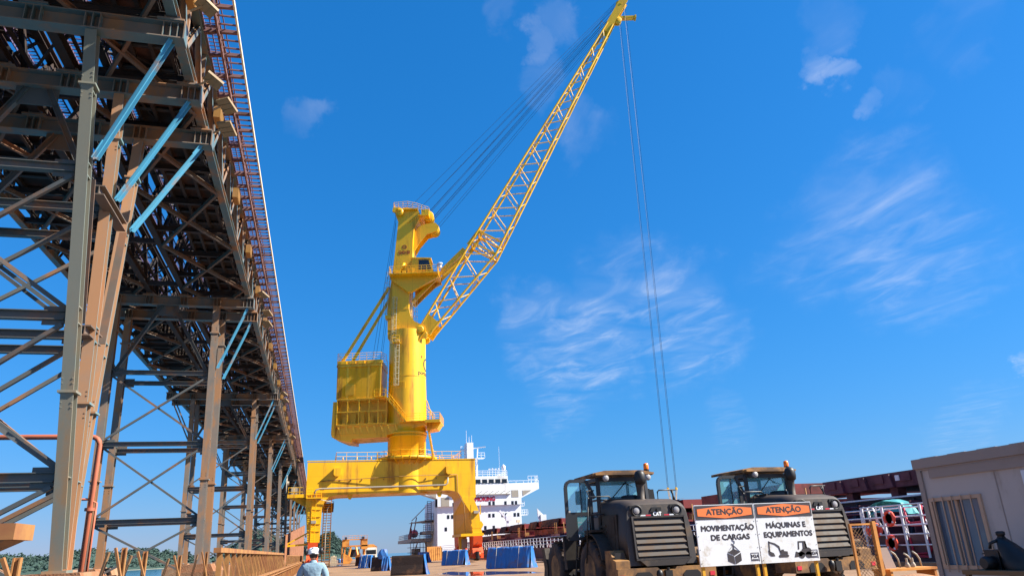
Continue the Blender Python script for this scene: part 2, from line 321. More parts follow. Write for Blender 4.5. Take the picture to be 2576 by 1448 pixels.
    def pieces(s):
        """the far-apart solids of this collection, each as a collection of its own"""
        n = len(s.v); par = list(range(n))
        def find(a):
            while par[a] != a: par[a] = par[par[a]]; a = par[a]
            return a
        for f in s.f:
            r = find(f[0])
            for i in f[1:]: par[find(i)] = r
        used = sorted({i for f in s.f for i in f}); isl = {}
        for i in used: isl.setdefault(find(i), []).append(i)
        ids = list(isl)
        if len(ids) > 120: return [s]
        bx = [([min(s.v[i][k] for i in isl[q]) for k in range(3)], [max(s.v[i][k] for i in isl[q]) for k in range(3)]) for q in ids]
        sz = [max(h[k]-l[k] for k in range(3)) for l, h in bx]; g = list(range(len(ids)))
        def gf(a):
            while g[a] != a: a = g[a]
            return a
        for a in range(len(ids)):
            for b_ in range(a):
                d = sum(max(0, bx[a][0][k]-bx[b_][1][k], bx[b_][0][k]-bx[a][1][k])**2 for k in range(3))**.5
                if d <= max(.02, .5*max(sz[a], sz[b_])): g[gf(a)] = gf(b_)
        cl = {}
        for a, q in enumerate(ids): cl.setdefault(gf(a), set()).add(q)
        if len(cl) < 2 or len(cl) > 20: return [s]
        out = []
        for qs in cl.values():
            m_ = MB(); mp_ = {}
            for f, sm in zip(s.f, s.smooth):
                if find(f[0]) in qs:
                    for i in f:
                        if i not in mp_: mp_[i] = len(m_.v); m_.v.append(s.v[i])
                    m_.f.append(tuple(mp_[i] for i in f)); m_.smooth.append(sm)
            out.append(m_)
        return sorted(out, key=lambda m_: -len(m_.v))
    def build(s, name, m, parent=None, off=(0, 0, 0), rot=0.0, kind=None, label=None):
        if parent is not None and kind is None and len(s.v) < 9000:
            ps = s.pieces()
            if len(ps) > 1:
                nm = {'wheels': 'wheel', 'eyes': 'eye', 'ear_defenders': 'ear_defender', 'dark_boxes': 'dark_box', 'wing_openings': 'wing_opening', 'rivets': 'rivet', 'lettering': 'lettering'}.get(name, name)
                return [q.build1(nm, m, parent, off, rot, kind, label) for q in ps][0]
        return s.build1(name, m, parent, off, rot, kind, label)
    def build1(s, name, m, parent=None, off=(0, 0, 0), rot=0.0, kind=None, label=None):
        me = bpy.data.meshes.new(name); c_, s_ = cos(rot), sin(rot); ox, oy, oz = off
        vs = [(x*c_-y*s_-ox, x*s_+y*c_-oy, z-oz) for x, y, z in s.v] if (rot or off != (0, 0, 0)) else s.v
        me.from_pydata([tuple(v) for v in vs], [], s.f); me.polygons.foreach_set('use_smooth', s.smooth)
        me.materials.append(m); me.update()
        bm = bmesh.new(); bm.from_mesh(me); bmesh.ops.recalc_face_normals(bm, faces=bm.faces); bm.to_mesh(me); bm.free()
        o = bpy.data.objects.new(name, me); COL.objects.link(o)
        if parent is not None: o.parent = parent
        if kind: o['kind'] = kind
        if label: o['label'] = label
        return o
def tag(o, label, cat, group=None):
    o['label'] = label; o['category'] = cat
    if group: o['group'] = group
    return o
def thing(name, label, cat, loc=(0, 0, 0), rotz=0.0, group=None):
    o = bpy.data.objects.new(name, None); COL.objects.link(o); o.empty_display_size = 0.3
    o.location = loc; o.rotation_euler = (0, 0, rotz); return tag(o, label, cat, group)
def dup(root, loc, rotz, label=None, scale=None):
    def cp(o, par):
        c = o.copy(); COL.objects.link(c)
        if par is not None: c.parent = par
        for ch in [x for x in KIDS.get(o.name, [])]: cp(ch, c)
        return c
    KIDS = {}
    for o in bpy.data.objects:
        if o.parent: KIDS.setdefault(o.parent.name, []).append(o)
    r = cp(root, None); r.location = loc; r.rotation_euler = (0, 0, rotz)
    if scale: r.scale = scale
    if label: r['label'] = label
    return r
def text_mb(body, size, M, bold=0.0, align='CENTER', extrude=0.004, spacing=1.0, warp=None, fit=None):
    """letters as a mesh: M maps the text plane (x right, y up, z out) to local space"""
    cu = bpy.data.curves.new('lettering', 'FONT'); cu.body = body; cu.size = size; cu.align_x = align; cu.align_y = 'CENTER'
    cu.offset = 0; cu.extrude = extrude; cu.space_character = spacing; cu.resolution_u = 3
    to = bpy.data.objects.new('lettering', cu); COL.objects.link(to)
    dg = bpy.context.evaluated_depsgraph_get(); dg.update()
    me = to.evaluated_get(dg).to_mesh(); mb = MB()
    vs = [v.co.copy() for v in me.vertices]
    if fit:
        k = fit/(max(v.x for v in vs)-min(v.x for v in vs)); vs = [Vector((v.x*k, v.y, v.z)) for v in vs]
    vs = [warp(v) for v in vs] if warp else [M @ v for v in vs]
    mb.add(vs, [tuple(p.vertices) for p in me.polygons])
    if bold and not warp:                                    # heavier strokes: the same letters again, nudged sideways
        v0, f0 = list(mb.v), list(mb.f); X_ = Vector((M[0][0], M[1][0], M[2][0])); Y_ = Vector((M[0][1], M[1][1], M[2][1])); Z_ = Vector((M[0][2], M[1][2], M[2][2]))
        for k_, (a_, b_) in enumerate(((1, 0), (-1, 0), (0, 1), (0, -1))): mb.add([Vector(v)+X_*(a_*bold)+Y_*(b_*bold)-Z_*(.0003*(k_+1)) for v in v0], f0)
    to.evaluated_get(dg).to_mesh_clear(); bpy.data.objects.remove(to); bpy.data.curves.remove(cu); return mb
def plane_mat(o, xdir, ydir):
    x = Vector(xdir).normalized(); y = Vector(ydir).normalized(); z = x.cross(y)
    m = Matrix((x, y, z)).transposed().to_4x4(); m.translation = Vector(o); return m
# ================================================================== SETTING
def struct(name, mb, m, kind='structure'): return mb.build(name, m, kind=kind)
# water
sea = mat('sea_water', (28, 92, 120), 0.12, var=0.15, scale=0.02, bump=0.35, bump_scale=0.6)
b = MB(); b.add([(-9000, -3000, -2.5), (9000, -3000, -2.5), (9000, 15000, -2.5), (-9000, 15000, -2.5)], [(0, 1, 2, 3)]); struct('sea', b, sea)
# quay deck: dusty concrete with ore dust and wet puddles
gm_ = bpy.data.materials.new('quay_dust'); gm_.use_nodes = True; t = gm_.node_tree; p = t.nodes['Principled BSDF']
co = nd(t, 'ShaderNodeTexCoord'); mp = nd(t, 'ShaderNodeMapping'); t.links.new(co.outputs['Object'], mp.inputs[0]); mp.inputs['Scale'].default_value = (1, 0.45, 1)
n1 = nd(t, 'ShaderNodeTexNoise'); n1.inputs['Scale'].default_value = 0.35; n1.inputs['Detail'].default_value = 8; t.links.new(mp.outputs[0], n1.inputs[0])
n2 = nd(t, 'ShaderNodeTexNoise'); n2.inputs['Scale'].default_value = 0.13; n2.inputs['Detail'].default_value = 4; n2.inputs['Distortion'].default_value = 0.4; t.links.new(mp.outputs[0], n2.inputs[0])
ca = nd(t, 'ShaderNodeMix', data_type='RGBA'); t.links.new(n1.outputs[0], ca.inputs[0]); ca.inputs[6].default_value = lin((100, 76, 56)); ca.inputs[7].default_value = lin((158, 124, 92))
wet = nd(t, 'ShaderNodeMapRange', interpolation_type='SMOOTHSTEP'); t.links.new(n2.outputs[0], wet.inputs[0]); wet.inputs['From Min'].default_value = 0.565; wet.inputs['From Max'].default_value = 0.62
cw = nd(t, 'ShaderNodeMix', data_type='RGBA'); t.links.new(wet.outputs[0], cw.inputs[0]); t.links.new(ca.outputs[2], cw.inputs[6]); cw.inputs[7].default_value = lin((70, 52, 40))
t.links.new(cw.outputs[2], p.inputs['Base Color'])
rr = nd(t, 'ShaderNodeMapRange'); t.links.new(wet.outputs[0], rr.inputs[0]); rr.inputs['To Min'].default_value = 0.85; rr.inputs['To Max'].default_value = 0.04; t.links.new(rr.outputs[0], p.inputs['Roughness'])
bp = nd(t, 'ShaderNodeBump'); bp.inputs['Distance'].default_value = 0.03
n3 = nd(t, 'ShaderNodeTexNoise'); n3.inputs['Scale'].default_value = 6; n3.inputs['Detail'].default_value = 6; t.links.new(co.outputs['Object'], n3.inputs[0]); t.links.new(n3.outputs[0], bp.inputs['Height'])
t.links.new(mth(t, 'SUBTRACT', 1.0, wet.outputs[0]), bp.inputs['Strength']); t.links.new(bp.outputs[0], p.inputs['Normal'])
b = MB(); b.box(-2.75, 26.0, -40, 300, -4.0, 0.0); struct('quay_deck', b, gm_)
b = MB(); b.box(25.45, 26.0, -40, 300, 0.004, 0.25); struct('quay_kerb', b, M_conc)
for x in (-0.9, 22.9):
    b = MB(); b.box(x-0.055, x+0.055, 40, 290, 0.004, 0.03); struct('crane_rail', b, M_fenced)
# far wooded hills across the water
def hill(name, x0, x1, y0, y1, prof, seed, nx=90, ny=26):
    rnd = random.Random(seed); ph = [(rnd.uniform(0, 6), rnd.uniform(0.5, 1)) for _ in range(8)]
    vs = []; 
    def hgt(u):
        k = u*(len(prof)-1); i = min(int(k), len(prof)-2); f = k-i; f = f*f*(3-2*f); return prof[i]*(1-f)+prof[i+1]*f
    for j in range(ny+1):
        for i in range(nx+1):
            u, v = i/nx, j/ny; h_ = hgt(u)*sin(pi*min(1, v*1.05+0.0))**0.7 if 0 < v < 1 else 0
            bump_ = sum(sin(u*(40+17*k)*a+v*(13+7*k)+q)*a for k, (q, a) in enumerate(ph))/8
            vs.append((x0+(x1-x0)*u+rnd.uniform(-1, 1), y0+(y1-y0)*v, -2.5+max(0, h_*(1+0.08*bump_)+ (rnd.uniform(-.7, .9) if h_ > 2 else 0))))
    fs = [(j*(nx+1)+i, j*(nx+1)+i+1, (j+1)*(nx+1)+i+1, (j+1)*(nx+1)+i) for j in range(ny) for i in range(nx)]
    m = MB(); m.add(vs, fs); o = m.build(name, M_leaf, kind='structure')
    # tree crowns: leafy tufts over the slope that faces the quay
    cr = MB()
    for _ in range(2600):
        i = rnd.randrange(nx); j = rnd.randrange(0, int(ny*0.62)); q = Vector(vs[j*(nx+1)+i])
        if q.z < -1.2: continue
        r = rnd.uniform(1.2, 3.2); q += Vector((rnd.uniform(-2, 2), 0, r*0.3))
        for _k in range(5):
            c = q+Vector((rnd.gauss(0, .5), rnd.gauss(0, .5), rnd.gauss(0, .4)))*r; d = [Vector((rnd.gauss(0, 1), rnd.gauss(0, 1), rnd.gauss(0, 1))).normalized()*r*rnd.uniform(.4, .7) for _ in range(4)]
            cr.add([c+x for x in d], [(0, 1, 2), (0, 2, 3), (0, 3, 1), (1, 3, 2)])
    o2 = cr.build('forest', M_leaf, kind='stuff')
    sb = MB(); sb.prism([(x0, y0-1), (x1, y0-1), (x1, y0+6), (x0, y0+6)], -2.55, -2.1, 'z'); sb.build('shore', M_sand, kind='structure')
hill('hill', -420, -95, 690, 900, [3, 8, 7, 11, 9, 13, 15, 15, 12, 15, 17, 13, 16, 12, 8, 5], 3)
hill('hill', -150, 6, 1100, 1500, [6, 24, 46, 44, 30, 34, 22, 12], 5)
hill('hill', -10, 62, 1250, 1500, [8, 30, 38, 40, 30, 18, 10, 2], 8, nx=60)
# ================================================================== CONVEYOR TRESTLE
TO = (-7.5, 18.0, 0.0)
tr = thing('conveyor_trestle', 'tall blue and brown steel trestle carrying ore conveyor galleries along the quay', 'trestle', TO)
def tp(mb, name, m, par=None, **k): return mb.build(name, m, par or tr, off=TO, **k)
def zi(z): return z
ZC0, ZC1 = 13.38, 13.84                                    # cap beam bottom / top
XL, XR = -11.75, -3.65                                     # cap ends
CHX = (-3.98, -6.9, -8.45, -11.5)                          # truss planes over the caps
def bent(idx, yt, yb, xr_t=-5.38, xr_b=-5.1, xl_t=-9.85, xl_b=-9.6, cw=0.36, foot=1.57, ms=None):
    ms = ms or M_steel
    """one support bent; yt = Y at the cap, yb = Y at the foot (legs may rake along the quay)"""
    def at(side, z):
        k = (z-foot)/(ZC0-foot); xa, xb = ((xr_b, xr_t), (xl_b, xl_t))[side]; return Vector((xa+(xb-xa)*k, yb+(yt-yb)*k, z))
    cb0 = MB(); z = 10.05; o = None
    for z in (10.05, 6.75, 3.4):
        st = MB(); a, c = at(1, z), at(0, z); st.ibeam(a+Vector((.17, 0, 0)), c-Vector((.17, 0, 0)), 0.2, 0.18, 0.018, 0.013)
        for s_, q in ((1, a), (-1, c)): st.beam(q+Vector((s_*0.17, 0, 0)), q+Vector((s_*0.6, 0, 0)), 0.03, 0.42)
        if o is None: o = tp(st, 'support_bent', M_steelk)
        else: tp(st, 'strut', M_steelk, o)
    cb = MB(); cb.ibeam((XL, yt, (ZC0+ZC1)/2), (XR, yt, (ZC0+ZC1)/2), ZC1-ZC0, 0.36, 0.03, 0.02)
    for x in CHX+(xr_t, xl_t):
        for d in (-0.16, 0.0, 0.16): cb.box(x+d-0.01, x+d+0.01, yt-0.175, yt+0.175, ZC0+0.031, ZC1-0.031)
    for x in CHX:
        cb.box(x-0.3, x+0.3, yt-0.24, yt+0.24, ZC1+0.001, ZC1+0.05); cb.box(x-0.17, x+0.17, yt-0.17, yt+0.17, ZC1+0.051, ZC1+0.17)
    for x in (XL, XR): cb.box(x-0.015+(0.016 if x < -8 else -0.016), x+0.015+(0.016 if x < -8 else -0.016), yt-0.2, yt+0.2, ZC0-0.02, ZC1+0.02)
    tp(cb, 'cap_beam', M_steel, o)
    for sd in (0, 1):
        c = MB(); a, d = at(sd, foot), at(sd, ZC0); c.ibeam(a, d, cw, cw*0.82, 0.026, 0.018, (0, 1, 0))
        for z in (3.4, 6.6, 6.95, 9.9, 10.2, 11.9):
            q = at(sd, z); c.box(q.x-cw*.37, q.x+cw*.37, q.y-cw*.44, q.y+cw*.44, z-0.012, z+0.012)
        q = at(sd, 12.0); c.box(q.x-cw*.6, q.x+cw*.6, q.y-cw*.62, q.y+cw*.62, 12.0, 12.05)
        q = at(sd, 5.1); c.box(q.x-cw*.6, q.x+cw*.6, q.y-cw*.62, q.y+cw*.62, 5.1, 5.15)
        for kz in (11.7, 11.8, 12.2, 12.3, 4.8, 4.9, 5.3, 5.4):
            q = at(sd, kz)
            for bx_ in (-.1, .1): c.lathe([(.018, -.01), (.018, 0)], (q.x+bx_, q.y-cw/2, kz), 'y', 6, False)
        c.box(a.x-cw*.75, a.x+cw*.75, a.y-cw*.75, a.y+cw*.75, foot-0.05, foot+0.0); tp(c, 'column', ms, o)
        f = MB(); f.box(a.x-0.95, a.x+0.95, a.y-0.9, a.y+0.9, -3.6, foot-0.35); f.prism([(a.x-0.75, foot-0.35), (a.x+0.75, foot-0.35), (a.x+0.6, foot-0.051), (a.x-0.6, foot-0.051)], a.y-0.7, a.y+0.7); tp(f, 'footing', M_conc, o)
    kb = MB(); q = at(0, 10.35); kb.channel((XR-0.32, yt, ZC0+0.02), q+Vector((0.2, 0, 0)), 0.2, 0.09, 0.014, (0, 1, 0.0))
    u_ = (q+Vector((.2, 0, 0))-Vector((XR-.32, yt, ZC0))).normalized(); e0 = Vector((XR-.32, yt, ZC0+.02)); e1 = q+Vector((.2, 0, 0))
    for base, sg_ in ((e0, 1), (e1, -1)):
        kb.beam(base+Vector((0, -.06, 0))-u_*.05*sg_, base+Vector((0, -.06, 0))+u_*.42*sg_, .012, .17, (0, 1, 0))
        for k in range(3): c_ = base+u_*(.1+.12*k)*sg_; kb.lathe([(.02, -.085), (.02, -.06)], (c_.x, c_.y, c_.z), 'y', 6, False)
    tp(kb, 'knee_brace', M_steelb, o)
    kb = MB(); q = at(1, 10.35); kb.channel((XL+0.32, yt, ZC0+0.02), q-Vector((0.2, 0, 0)), 0.2, 0.09, 0.014, (0, 1, 0)); tp(kb, 'knee_brace', M_steel, o)
    if idx % 2 == 1 or idx == 2:
     xm = -7.6; ib = MB()
     ib.ibeam((xm+0.25, yt, ZC0), at(0, 10.1)-Vector((.25, 0, 0)), 0.15, 0.15, 0.014, 0.011); ib.ibeam((xm-0.25, yt, ZC0), at(1, 10.1)+Vector((.25, 0, 0)), 0.15, 0.15, 0.014, 0.011)
     ib.box(xm-0.5, xm+0.5, yt-0.02, yt+0.02, ZC0-0.5, ZC0-0.001); tp(ib, 'inclined_brace', M_steelk, o)
    for z0, z1 in ((9.85, 6.95), (6.55, 3.6), (3.2, 1.0)) if (idx < 3 and idx != 1) or idx % 2 == 1 else ():
        xb = MB(); xb.beam(at(1, z0)+Vector((.2, .06, 0)), at(0, z1)+Vector((-.2, .06, 0)), 0.09, 0.09); xb.beam(at(1, z1)+Vector((.2, -.09, 0)), at(0, z0)+Vector((-.2, -.06, 0)), 0.09, 0.09)
        tp(xb, 'cross_brace', M_steelk, o)
    return o
BENTS = [(15.7, 17.6), (18.3, 18.3), (20.6, 19.0), (36.2, 36.2), (38.5, 38.5)] 
y = 59.3
while y < 225: BENTS += [(y, y), (y+2.3, y+2.3)]; y += 21.4
for i, (a, c) in enumerate(BENTS):
    if i < 3: bent(i, a, c, xr_t=-5.66, xr_b=(-5.15, -5.25, -5.5)[i], cw=0.30, ms=(M_steelg, M_steelt, M_steelt)[i])
    else: bent(i, a, c)
# longitudinal struts of the first, braced tower
for x in (-5.45, -9.75):
    for z, d in ((6.75, 0.45), (10.05, 1.0)):
        lb = MB(); lb.ibeam((x, 18.3-d*1.1, z), (x, 18.3+d*1.05, z), 0.25, 0.25); tp(lb, 'tower_strut', M_latb)
    for a, c in (((x, 17.5, 6.8), (x, 16.6, 10.0)), ((x, 19.2, 6.8), (x, 19.6, 10.0))):
        lb = MB(); lb.beam(a, c, 0.18, 0.03); tp(lb, 'tower_brace', M_latb)
# galleries: four lattice girders in spans, decks, belts, walkways
Y0, Y1 = -6.0, 240.0
spans = [(-6, 15.7), (15.7, 36.2), (38.5, 59.3)]; y = 61.6
while y < 225: spans.append((y, y+19.1)); y += 21.4
joints = [(36.2, 38.5)]
ZB, ZT = 14.10, 16.05
for x in CHX:
    outer = x in (CHX[0], CHX[3])
    ch = MB(); ch.ibeam((x, Y0, ZB), (x, Y1, ZB), 0.28, 0.24, 0.025, 0.018); ch.ibeam((x, Y0, ZT), (x, Y1, ZT), 0.26, 0.24, 0.025, 0.018)
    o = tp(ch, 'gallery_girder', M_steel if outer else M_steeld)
    wm = MB(); n = int((Y1-Y0)/2.56); 
    for i in range(n):
        a = Y0+i*2.56; c = a+1.28; e = a+2.56
        wm.ibeam((x, a, ZB+.15), (x, c, ZT-.14), 0.15, 0.15, 0.016, 0.012, (1, 0, 0)); wm.ibeam((x, c, ZT-.14), (x, e, ZB+.15), 0.15, 0.15, 0.016, 0.012, (1, 0, 0))
        if outer: wm.beam((x, a, ZB+.15), (x, a, ZT-.14), 0.12, 0.12)
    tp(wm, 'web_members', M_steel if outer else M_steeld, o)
fb = MB()
for i in range(int((Y1-Y0)/1.28)):
    a = Y0+i*1.28
    for xa, xb_ in ((CHX[0], CHX[1]), (CHX[2], CHX[3])):
        if i % 2: fb.ibeam((xa-.1, a, ZB+0.02), (xb_+.1, a, ZB+0.02), 0.2, 0.14, 0.016, 0.012)
        if i % 4 == 0: fb.ibeam((xa-.1, a, ZT), (xb_+.1, a, ZT), 0.22, 0.16, 0.016, 0.012)
    if i % 4 == 0: fb.beam((CHX[1]-.1, a, ZB-0.02), (CHX[2]+.1, a, ZB-0.02), 0.14, 0.2)
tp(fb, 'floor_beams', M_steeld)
lt = MB()
for i in range(int((Y1-Y0)/5.12)):
    a = Y0+i*5.12
    for xa, xb_ in ((CHX[0], CHX[1]), (CHX[2], CHX[3])):
        lt.channel((xa-.1, a, ZB-.17), (xb_+.1, a+5.12, ZB-.17), 0.16, 0.1, 0.014); lt.channel((xb_+.1, a, ZB-.19), (xa-.1, a+5.12, ZB-.19), 0.16, 0.1, 0.014)
tp(lt, 'lateral_bracing', M_latb)
rnd = random.Random(21); sg = MB()
for x in (-4.35, -4.8, -5.3, -5.75, -9.5, -10.6, -11.1): sg.ibeam((x, Y0, ZB+.2+.02*(x % .3)), (x, Y1, ZB+.2), 0.14, 0.1, 0.012, 0.01)
for x, z, r in ((-4.2, ZB+.75, .06), (-6.8, ZB+.5, .06), (-8.3, ZB+.6, .07), (-11.2, ZB+.9, .07)): sg.tube((x, Y0, z), (x, Y1, z), r, n=6)
tp(sg, 'stringers', M_steeld)
fr = MB()
for i in range(int((130-Y0)/1.28)):
    a = Y0+i*1.28+.64
    for xa, xb_ in ((CHX[1], CHX[0]), (CHX[3], CHX[2])):
        if i % 2 == 0: fr.beam((xa+.2, a, ZT-.9), (xb_-.2, a, ZT-.9), .07, .07); fr.beam((xa+.9, a, ZB+.2), (xa+1.3, a, ZT-.6), .06, .06); fr.beam((xb_-.2, a, ZB+.2), (xb_-1.1, a, ZT-.6), .06, .06)
        for _ in range(2):
            x = rnd.uniform(xa+1.0, xb_-.3); z = rnd.uniform(ZB+.2, ZT-.5); l_ = rnd.uniform(.2, .7); dz = rnd.uniform(-.4, .4); fr.beam((x, a+rnd.uniform(-.5, .5), z), (x+rnd.uniform(-.4, .4), a+l_, z+dz), .05, .05)
for i in range(int((130-Y0)/2.56)):
    a = Y0+i*2.56+.2
    for xa, xb_ in ((CHX[1], CHX[0]), (CHX[3], CHX[2])):
        fr.beam((xa, a, ZT-.1), (xb_, a+2.56, ZT-.1), .07, .07); fr.beam((xb_, a, ZT-.14), (xa, a+2.56, ZT-.14), .07, .07)
        if i % 2: fr.beam((xa+.1, a, ZB+.15), (xa+1.0, a, ZT-.2), .08, .08); fr.beam((xb_-.1, a, ZB+.15), (xb_-1.0, a, ZT-.2), .08, .08)
    fr.beam((CHX[1]-.1, a, ZB), (CHX[2]+.1, a+2.0, ZB), .06, .06)
tp(fr, 'conveyor_frames', M_steeld, kind='stuff')
for xc in (-5.05, -10.2):                                  # belts with idlers
    bl = MB(); bl.prism([(xc-.8, ZT-.05), (xc-.45, ZT-.35), (xc+.45, ZT-.35), (xc+.8, ZT-.05), (xc+.8, ZT-.03), (xc+.45, ZT-.33), (xc-.45, ZT-.33), (xc-.8, ZT-.03)], Y0, Y1)
    bl.box(xc-.7, xc+.7, Y0, Y1, ZB+.34, ZB+.37)
    bl.box(xc-.95, xc-.8, Y0, Y1, ZT-.75, ZT-.5); bl.box(xc+.8, xc+.95, Y0, Y1, ZT-.75, ZT-.5)
    o = tp(bl, 'conveyor_belt', M_rub)
    idl = MB(); n = int((80-Y0)/1.0)
    for i in range(n):
        a = Y0+i*1.0+.3; idl.tube((xc-.78, a, ZB+.26), (xc+.78, a, ZB+.26), 0.07, n=6); idl.tube((xc-.42, a, ZT-.44), (xc+.42, a, ZT-.44), 0.075, n=6)
        for s_ in (-1, 1): idl.tube((xc+s_*.46, a, ZT-.44), (xc+s_*.85, a, ZT-.12), 0.075, n=6); idl.beam((xc+s_*.9, a, ZB+.1), (xc+s_*.9, a, ZT-.2), 0.06, 0.06)
    tp(idl, 'idler_rollers', M_lhood, o)
cvr = MB()                                                 # weather hood sheets over the belts
for xc in (-5.05, -10.2):
    g = [(xc+.98*cos(a), ZT+.15+.8*sin(a)) for a in [pi*k/8 for k in range(9)]]
    a_ = Y0
    while a_ < Y1:
        cvr.prism(g+[(x*0.985+xc*0.015, z-.03) for x, z in reversed(g)], a_, a_+5.0); a_ += 5.6
tp(cvr, 'belt_hood', M_steeld)
def grating(x0, x1, z, ya, yb, step=0.17):
    g = MB(); a = ya
    while a < yb:
        g.box(x0, x1, a, a+0.03, z-.02, z); a += step if a < 60 else step*2.2
    for x in (x0, (x0+x1)/2, x1): g.box(x-.015, x+.015, ya, yb, z-.055, z-.001)
    a = ya
    while a < yb: g.box(x0, x1, a, a+0.06, z-.10, z-.056); a += 1.28
    return g
for xa, xb_, z in ((-6.72, -6.12, ZT-.1), (-8.1, -7.25, ZT-.1), (-9.2, -8.7, ZT-.1)):
    wk = tp(grating(xa, xb_, z, Y0, 130), 'inner_walkway', M_grat)
# outer walkway with its brackets, ladder-like outrigger and handrail
wk = tp(grating(-3.84, -3.5, ZT+.1, Y0, 130), 'outer_walkway', M_grat)
rest = MB(); rung = MB(); a = Y0; i = 0; nb = 0
while a < Y1:
    if i % 3 == 0:
        poly = [(-3.95, ZT-.1), (-3.5, ZT+.0), (-2.97, ZT+.03), (-2.97, ZT+.12), (-3.95, ZT+.12)]
        if a > 9 and nb < 95: q = MB(); q.prism(poly, a-.05, a+.05); tp(q, 'walkway_bracket', M_rustq); nb += 1
        else: rest.prism(poly, a-.06, a+.06)
    else: rung.box(-3.5, -2.96, a-.022, a+.022, ZT+.03, ZT+.07)
    a += 1.07/3; i += 1
tp(rest, 'walkway_bracket', M_rustq, kind='stuff')
rung.box(-3.52, -3.49, Y0, Y1, ZT+.01, ZT+.08); tp(rung, 'walkway_rungs', M_rustq, wk)
hr = MB(); hr.box(-2.965, -2.915, Y0, Y1, ZT+.02, ZT+.14); tp(hr, 'edge_rail', M_railw, wk)
st = MB(); st.box(-3.5, -3.44, Y0, Y1, ZT-.12, ZT+.12); st.path([(-3.42+.03*sin(k*1.9), Y0+k*1.1, ZT+.14+.04*sin(k*.7)) for k in range(int((Y1-Y0)/1.1))], 0.035, 5)
st.path([(-3.34+.05*sin(k*1.3), Y0+k*1.6, ZT+.12) for k in range(int((Y1-Y0)/1.6))], 0.018, 5); tp(st, 'cable_run', M_rustq, wk)
for k in range(16):
    ct = MB(); a = 10+k*5.6; ct.box(-3.84, -3.66, a, a+.7, ZB+.75, ZB+1.15)
    for j in range(9): ct.box(-3.659, -3.63, a+j*.078, a+j*.078+.04, ZB+.75, ZB+1.15)
    tp(ct, 'cable_box', M_cable)
def flood(x, y_, z, yaw):
    """flood lamp looking down and outwards: finned case, three panes, bracket"""
    f = MB(); f.box(-.24, .24, -.2, .2, 0, .07)
    for k in range(3): f.box(-.22+k*.15, -.09+k*.15, -.17, .17, -.02, -.001)
    for k in range(5): f.lathe([(.055, .071), (.05, .1), (.0, .125)], (-.19+k*.095, .13, 0), 'z', 8)
    for k in range(4): f.box(-.2, .2, -.15+k*.07, -.13+k*.07, .071, .1)
    c_, s_ = cos(yaw), sin(yaw); t_ = -.45; ct_, st_ = cos(t_), sin(t_)
    f.v = [(x+(vx*ct_-vz*st_)*c_-vy*s_, y_+(vx*ct_-vz*st_)*s_+vy*c_, z+vx*st_+vz*ct_) for vx, vy, vz in f.v]
    f.tube((x-.35, y_+.05, z-.12), (x-.02, y_, z+.08), 0.03, n=5); return f
for x, y_, z, yw in ((-3.35, 17.9, ZC1+.05, .5), (-3.05, 18.6, ZC1-.25, 1.0), (-3.05, 19.0, ZC1-.75, 1.2), (-3.25, 15.5, ZC1+.5, .6), (-3.3, 36.6, ZC1+.4, .7), (-3.2, 38.7, ZC1+.1, 1.1), (-3.2, 39.0, ZC1-.4, 1.1), (-3.25, 60.2, ZC1+.2, .8), (-3.2, 62.0, ZC1, 1.0), (-3.2, 82, ZC1, 1.0), (-3.2, 103, ZC1, 1.0)):
    tp(flood(x, y_, z, yw), 'floodlight', M_fl)
# red-brown service pipe by the first tower
pr = thing('service_pipe', 'red brown steel pipe rising beside the first trestle tower and bending level', 'pipe', (-5.9, 22.0, 0))
b = MB(); b.path([(0, 0, -1.0), (0, 0, 4.72)]+[(-.22+.22*cos(a), 0, 4.72+.22*sin(a)) for a in (.4, .8, 1.2, 1.57)]+[(-9.0, 0, 4.94)], 0.07, 10); b.build('pipe', M_pipe, pr)
b = MB()
for z in (1.2, 3.0): b.tube((0, 0, z), (0, 0, z+.08), .13, n=10)
b.path([(.14, 0, 0.5), (.14, 0, 3.2), (-.05, 0, 3.3), (-1.2, 0, 3.3)], 0.035, 6); b.build('pipe_flange', M_pipe, pr)
# corrugated screen below the far part of the galleries
cs = thing('corrugated_screen', 'rusty corrugated sheet wall closing the far end of the trestle', 'screen', (-4.55, 150, 0))
b = MB(); n = 200; vs = []
for i in range(n+1):
    yy = -38+i*0.65; xo = (0.0, 0.0, .22, .22)[i % 4]; vs += [(xo, yy, 0.0), (xo, yy, 4.7+(yy+38)*.047)]
b.add(vs, [(2*i, 2*i+2, 2*i+3, 2*i+1) for i in range(n)]); b.build('corrugated_sheet', M_corr, cs)
b = MB()
for z in (1.0, 4.6): b.box(-.25, -.15, -38, 92, z, z+.15)
b.build('sheeting_rail', M_fenced, cs)
# ------------------------------------------------------------------ fence on the quay edge
fx = -2.5
fe = thing('guard_fence', 'dusty yellow steel guard fence with box rail, I-posts and raking struts along the quay edge', 'fence', (fx, 20.8, 0))
b = MB(); b.box(-.09, .09, 0, 38, 1.82, 1.94); b.box(-.03, .03, 0, 38, .55, .61); b.build('top_rail', M_fence, fe)
for i in range(22):
    y_ = 0.6+i*1.72; b = MB(); b.ibeam((0, y_, 0), (0, y_, 1.82), 0.15, 0.12, 0.014, 0.012, (0, 1, 0)); b.build('post', M_fence, fe)
    b = MB(); b.beam((0.05, y_+.12, 1.72), (0.55, y_+.2, 0.0), 0.05, 0.04); b.beam((-.05, y_-.1, 1.1), (-.05, y_-.95, 0.0), 0.045, 0.045); b.build('strut', M_fence, fe)
f2 = thing('bar_railing', 'low dusty yellow barred railing with upright bars further along the quay edge', 'railing', (fx, 66, 0))
b = MB(); b.box(-.05, .05, 0, 70, 1.74, 1.82); b.box(-.05, .05, 0, 70, 1.0, 1.06); b.build('rails', M_fence, f2)
b = MB()
for i in range(140): b.box(-.03, .03, i*.5, i*.5+.05, .75, 1.74)
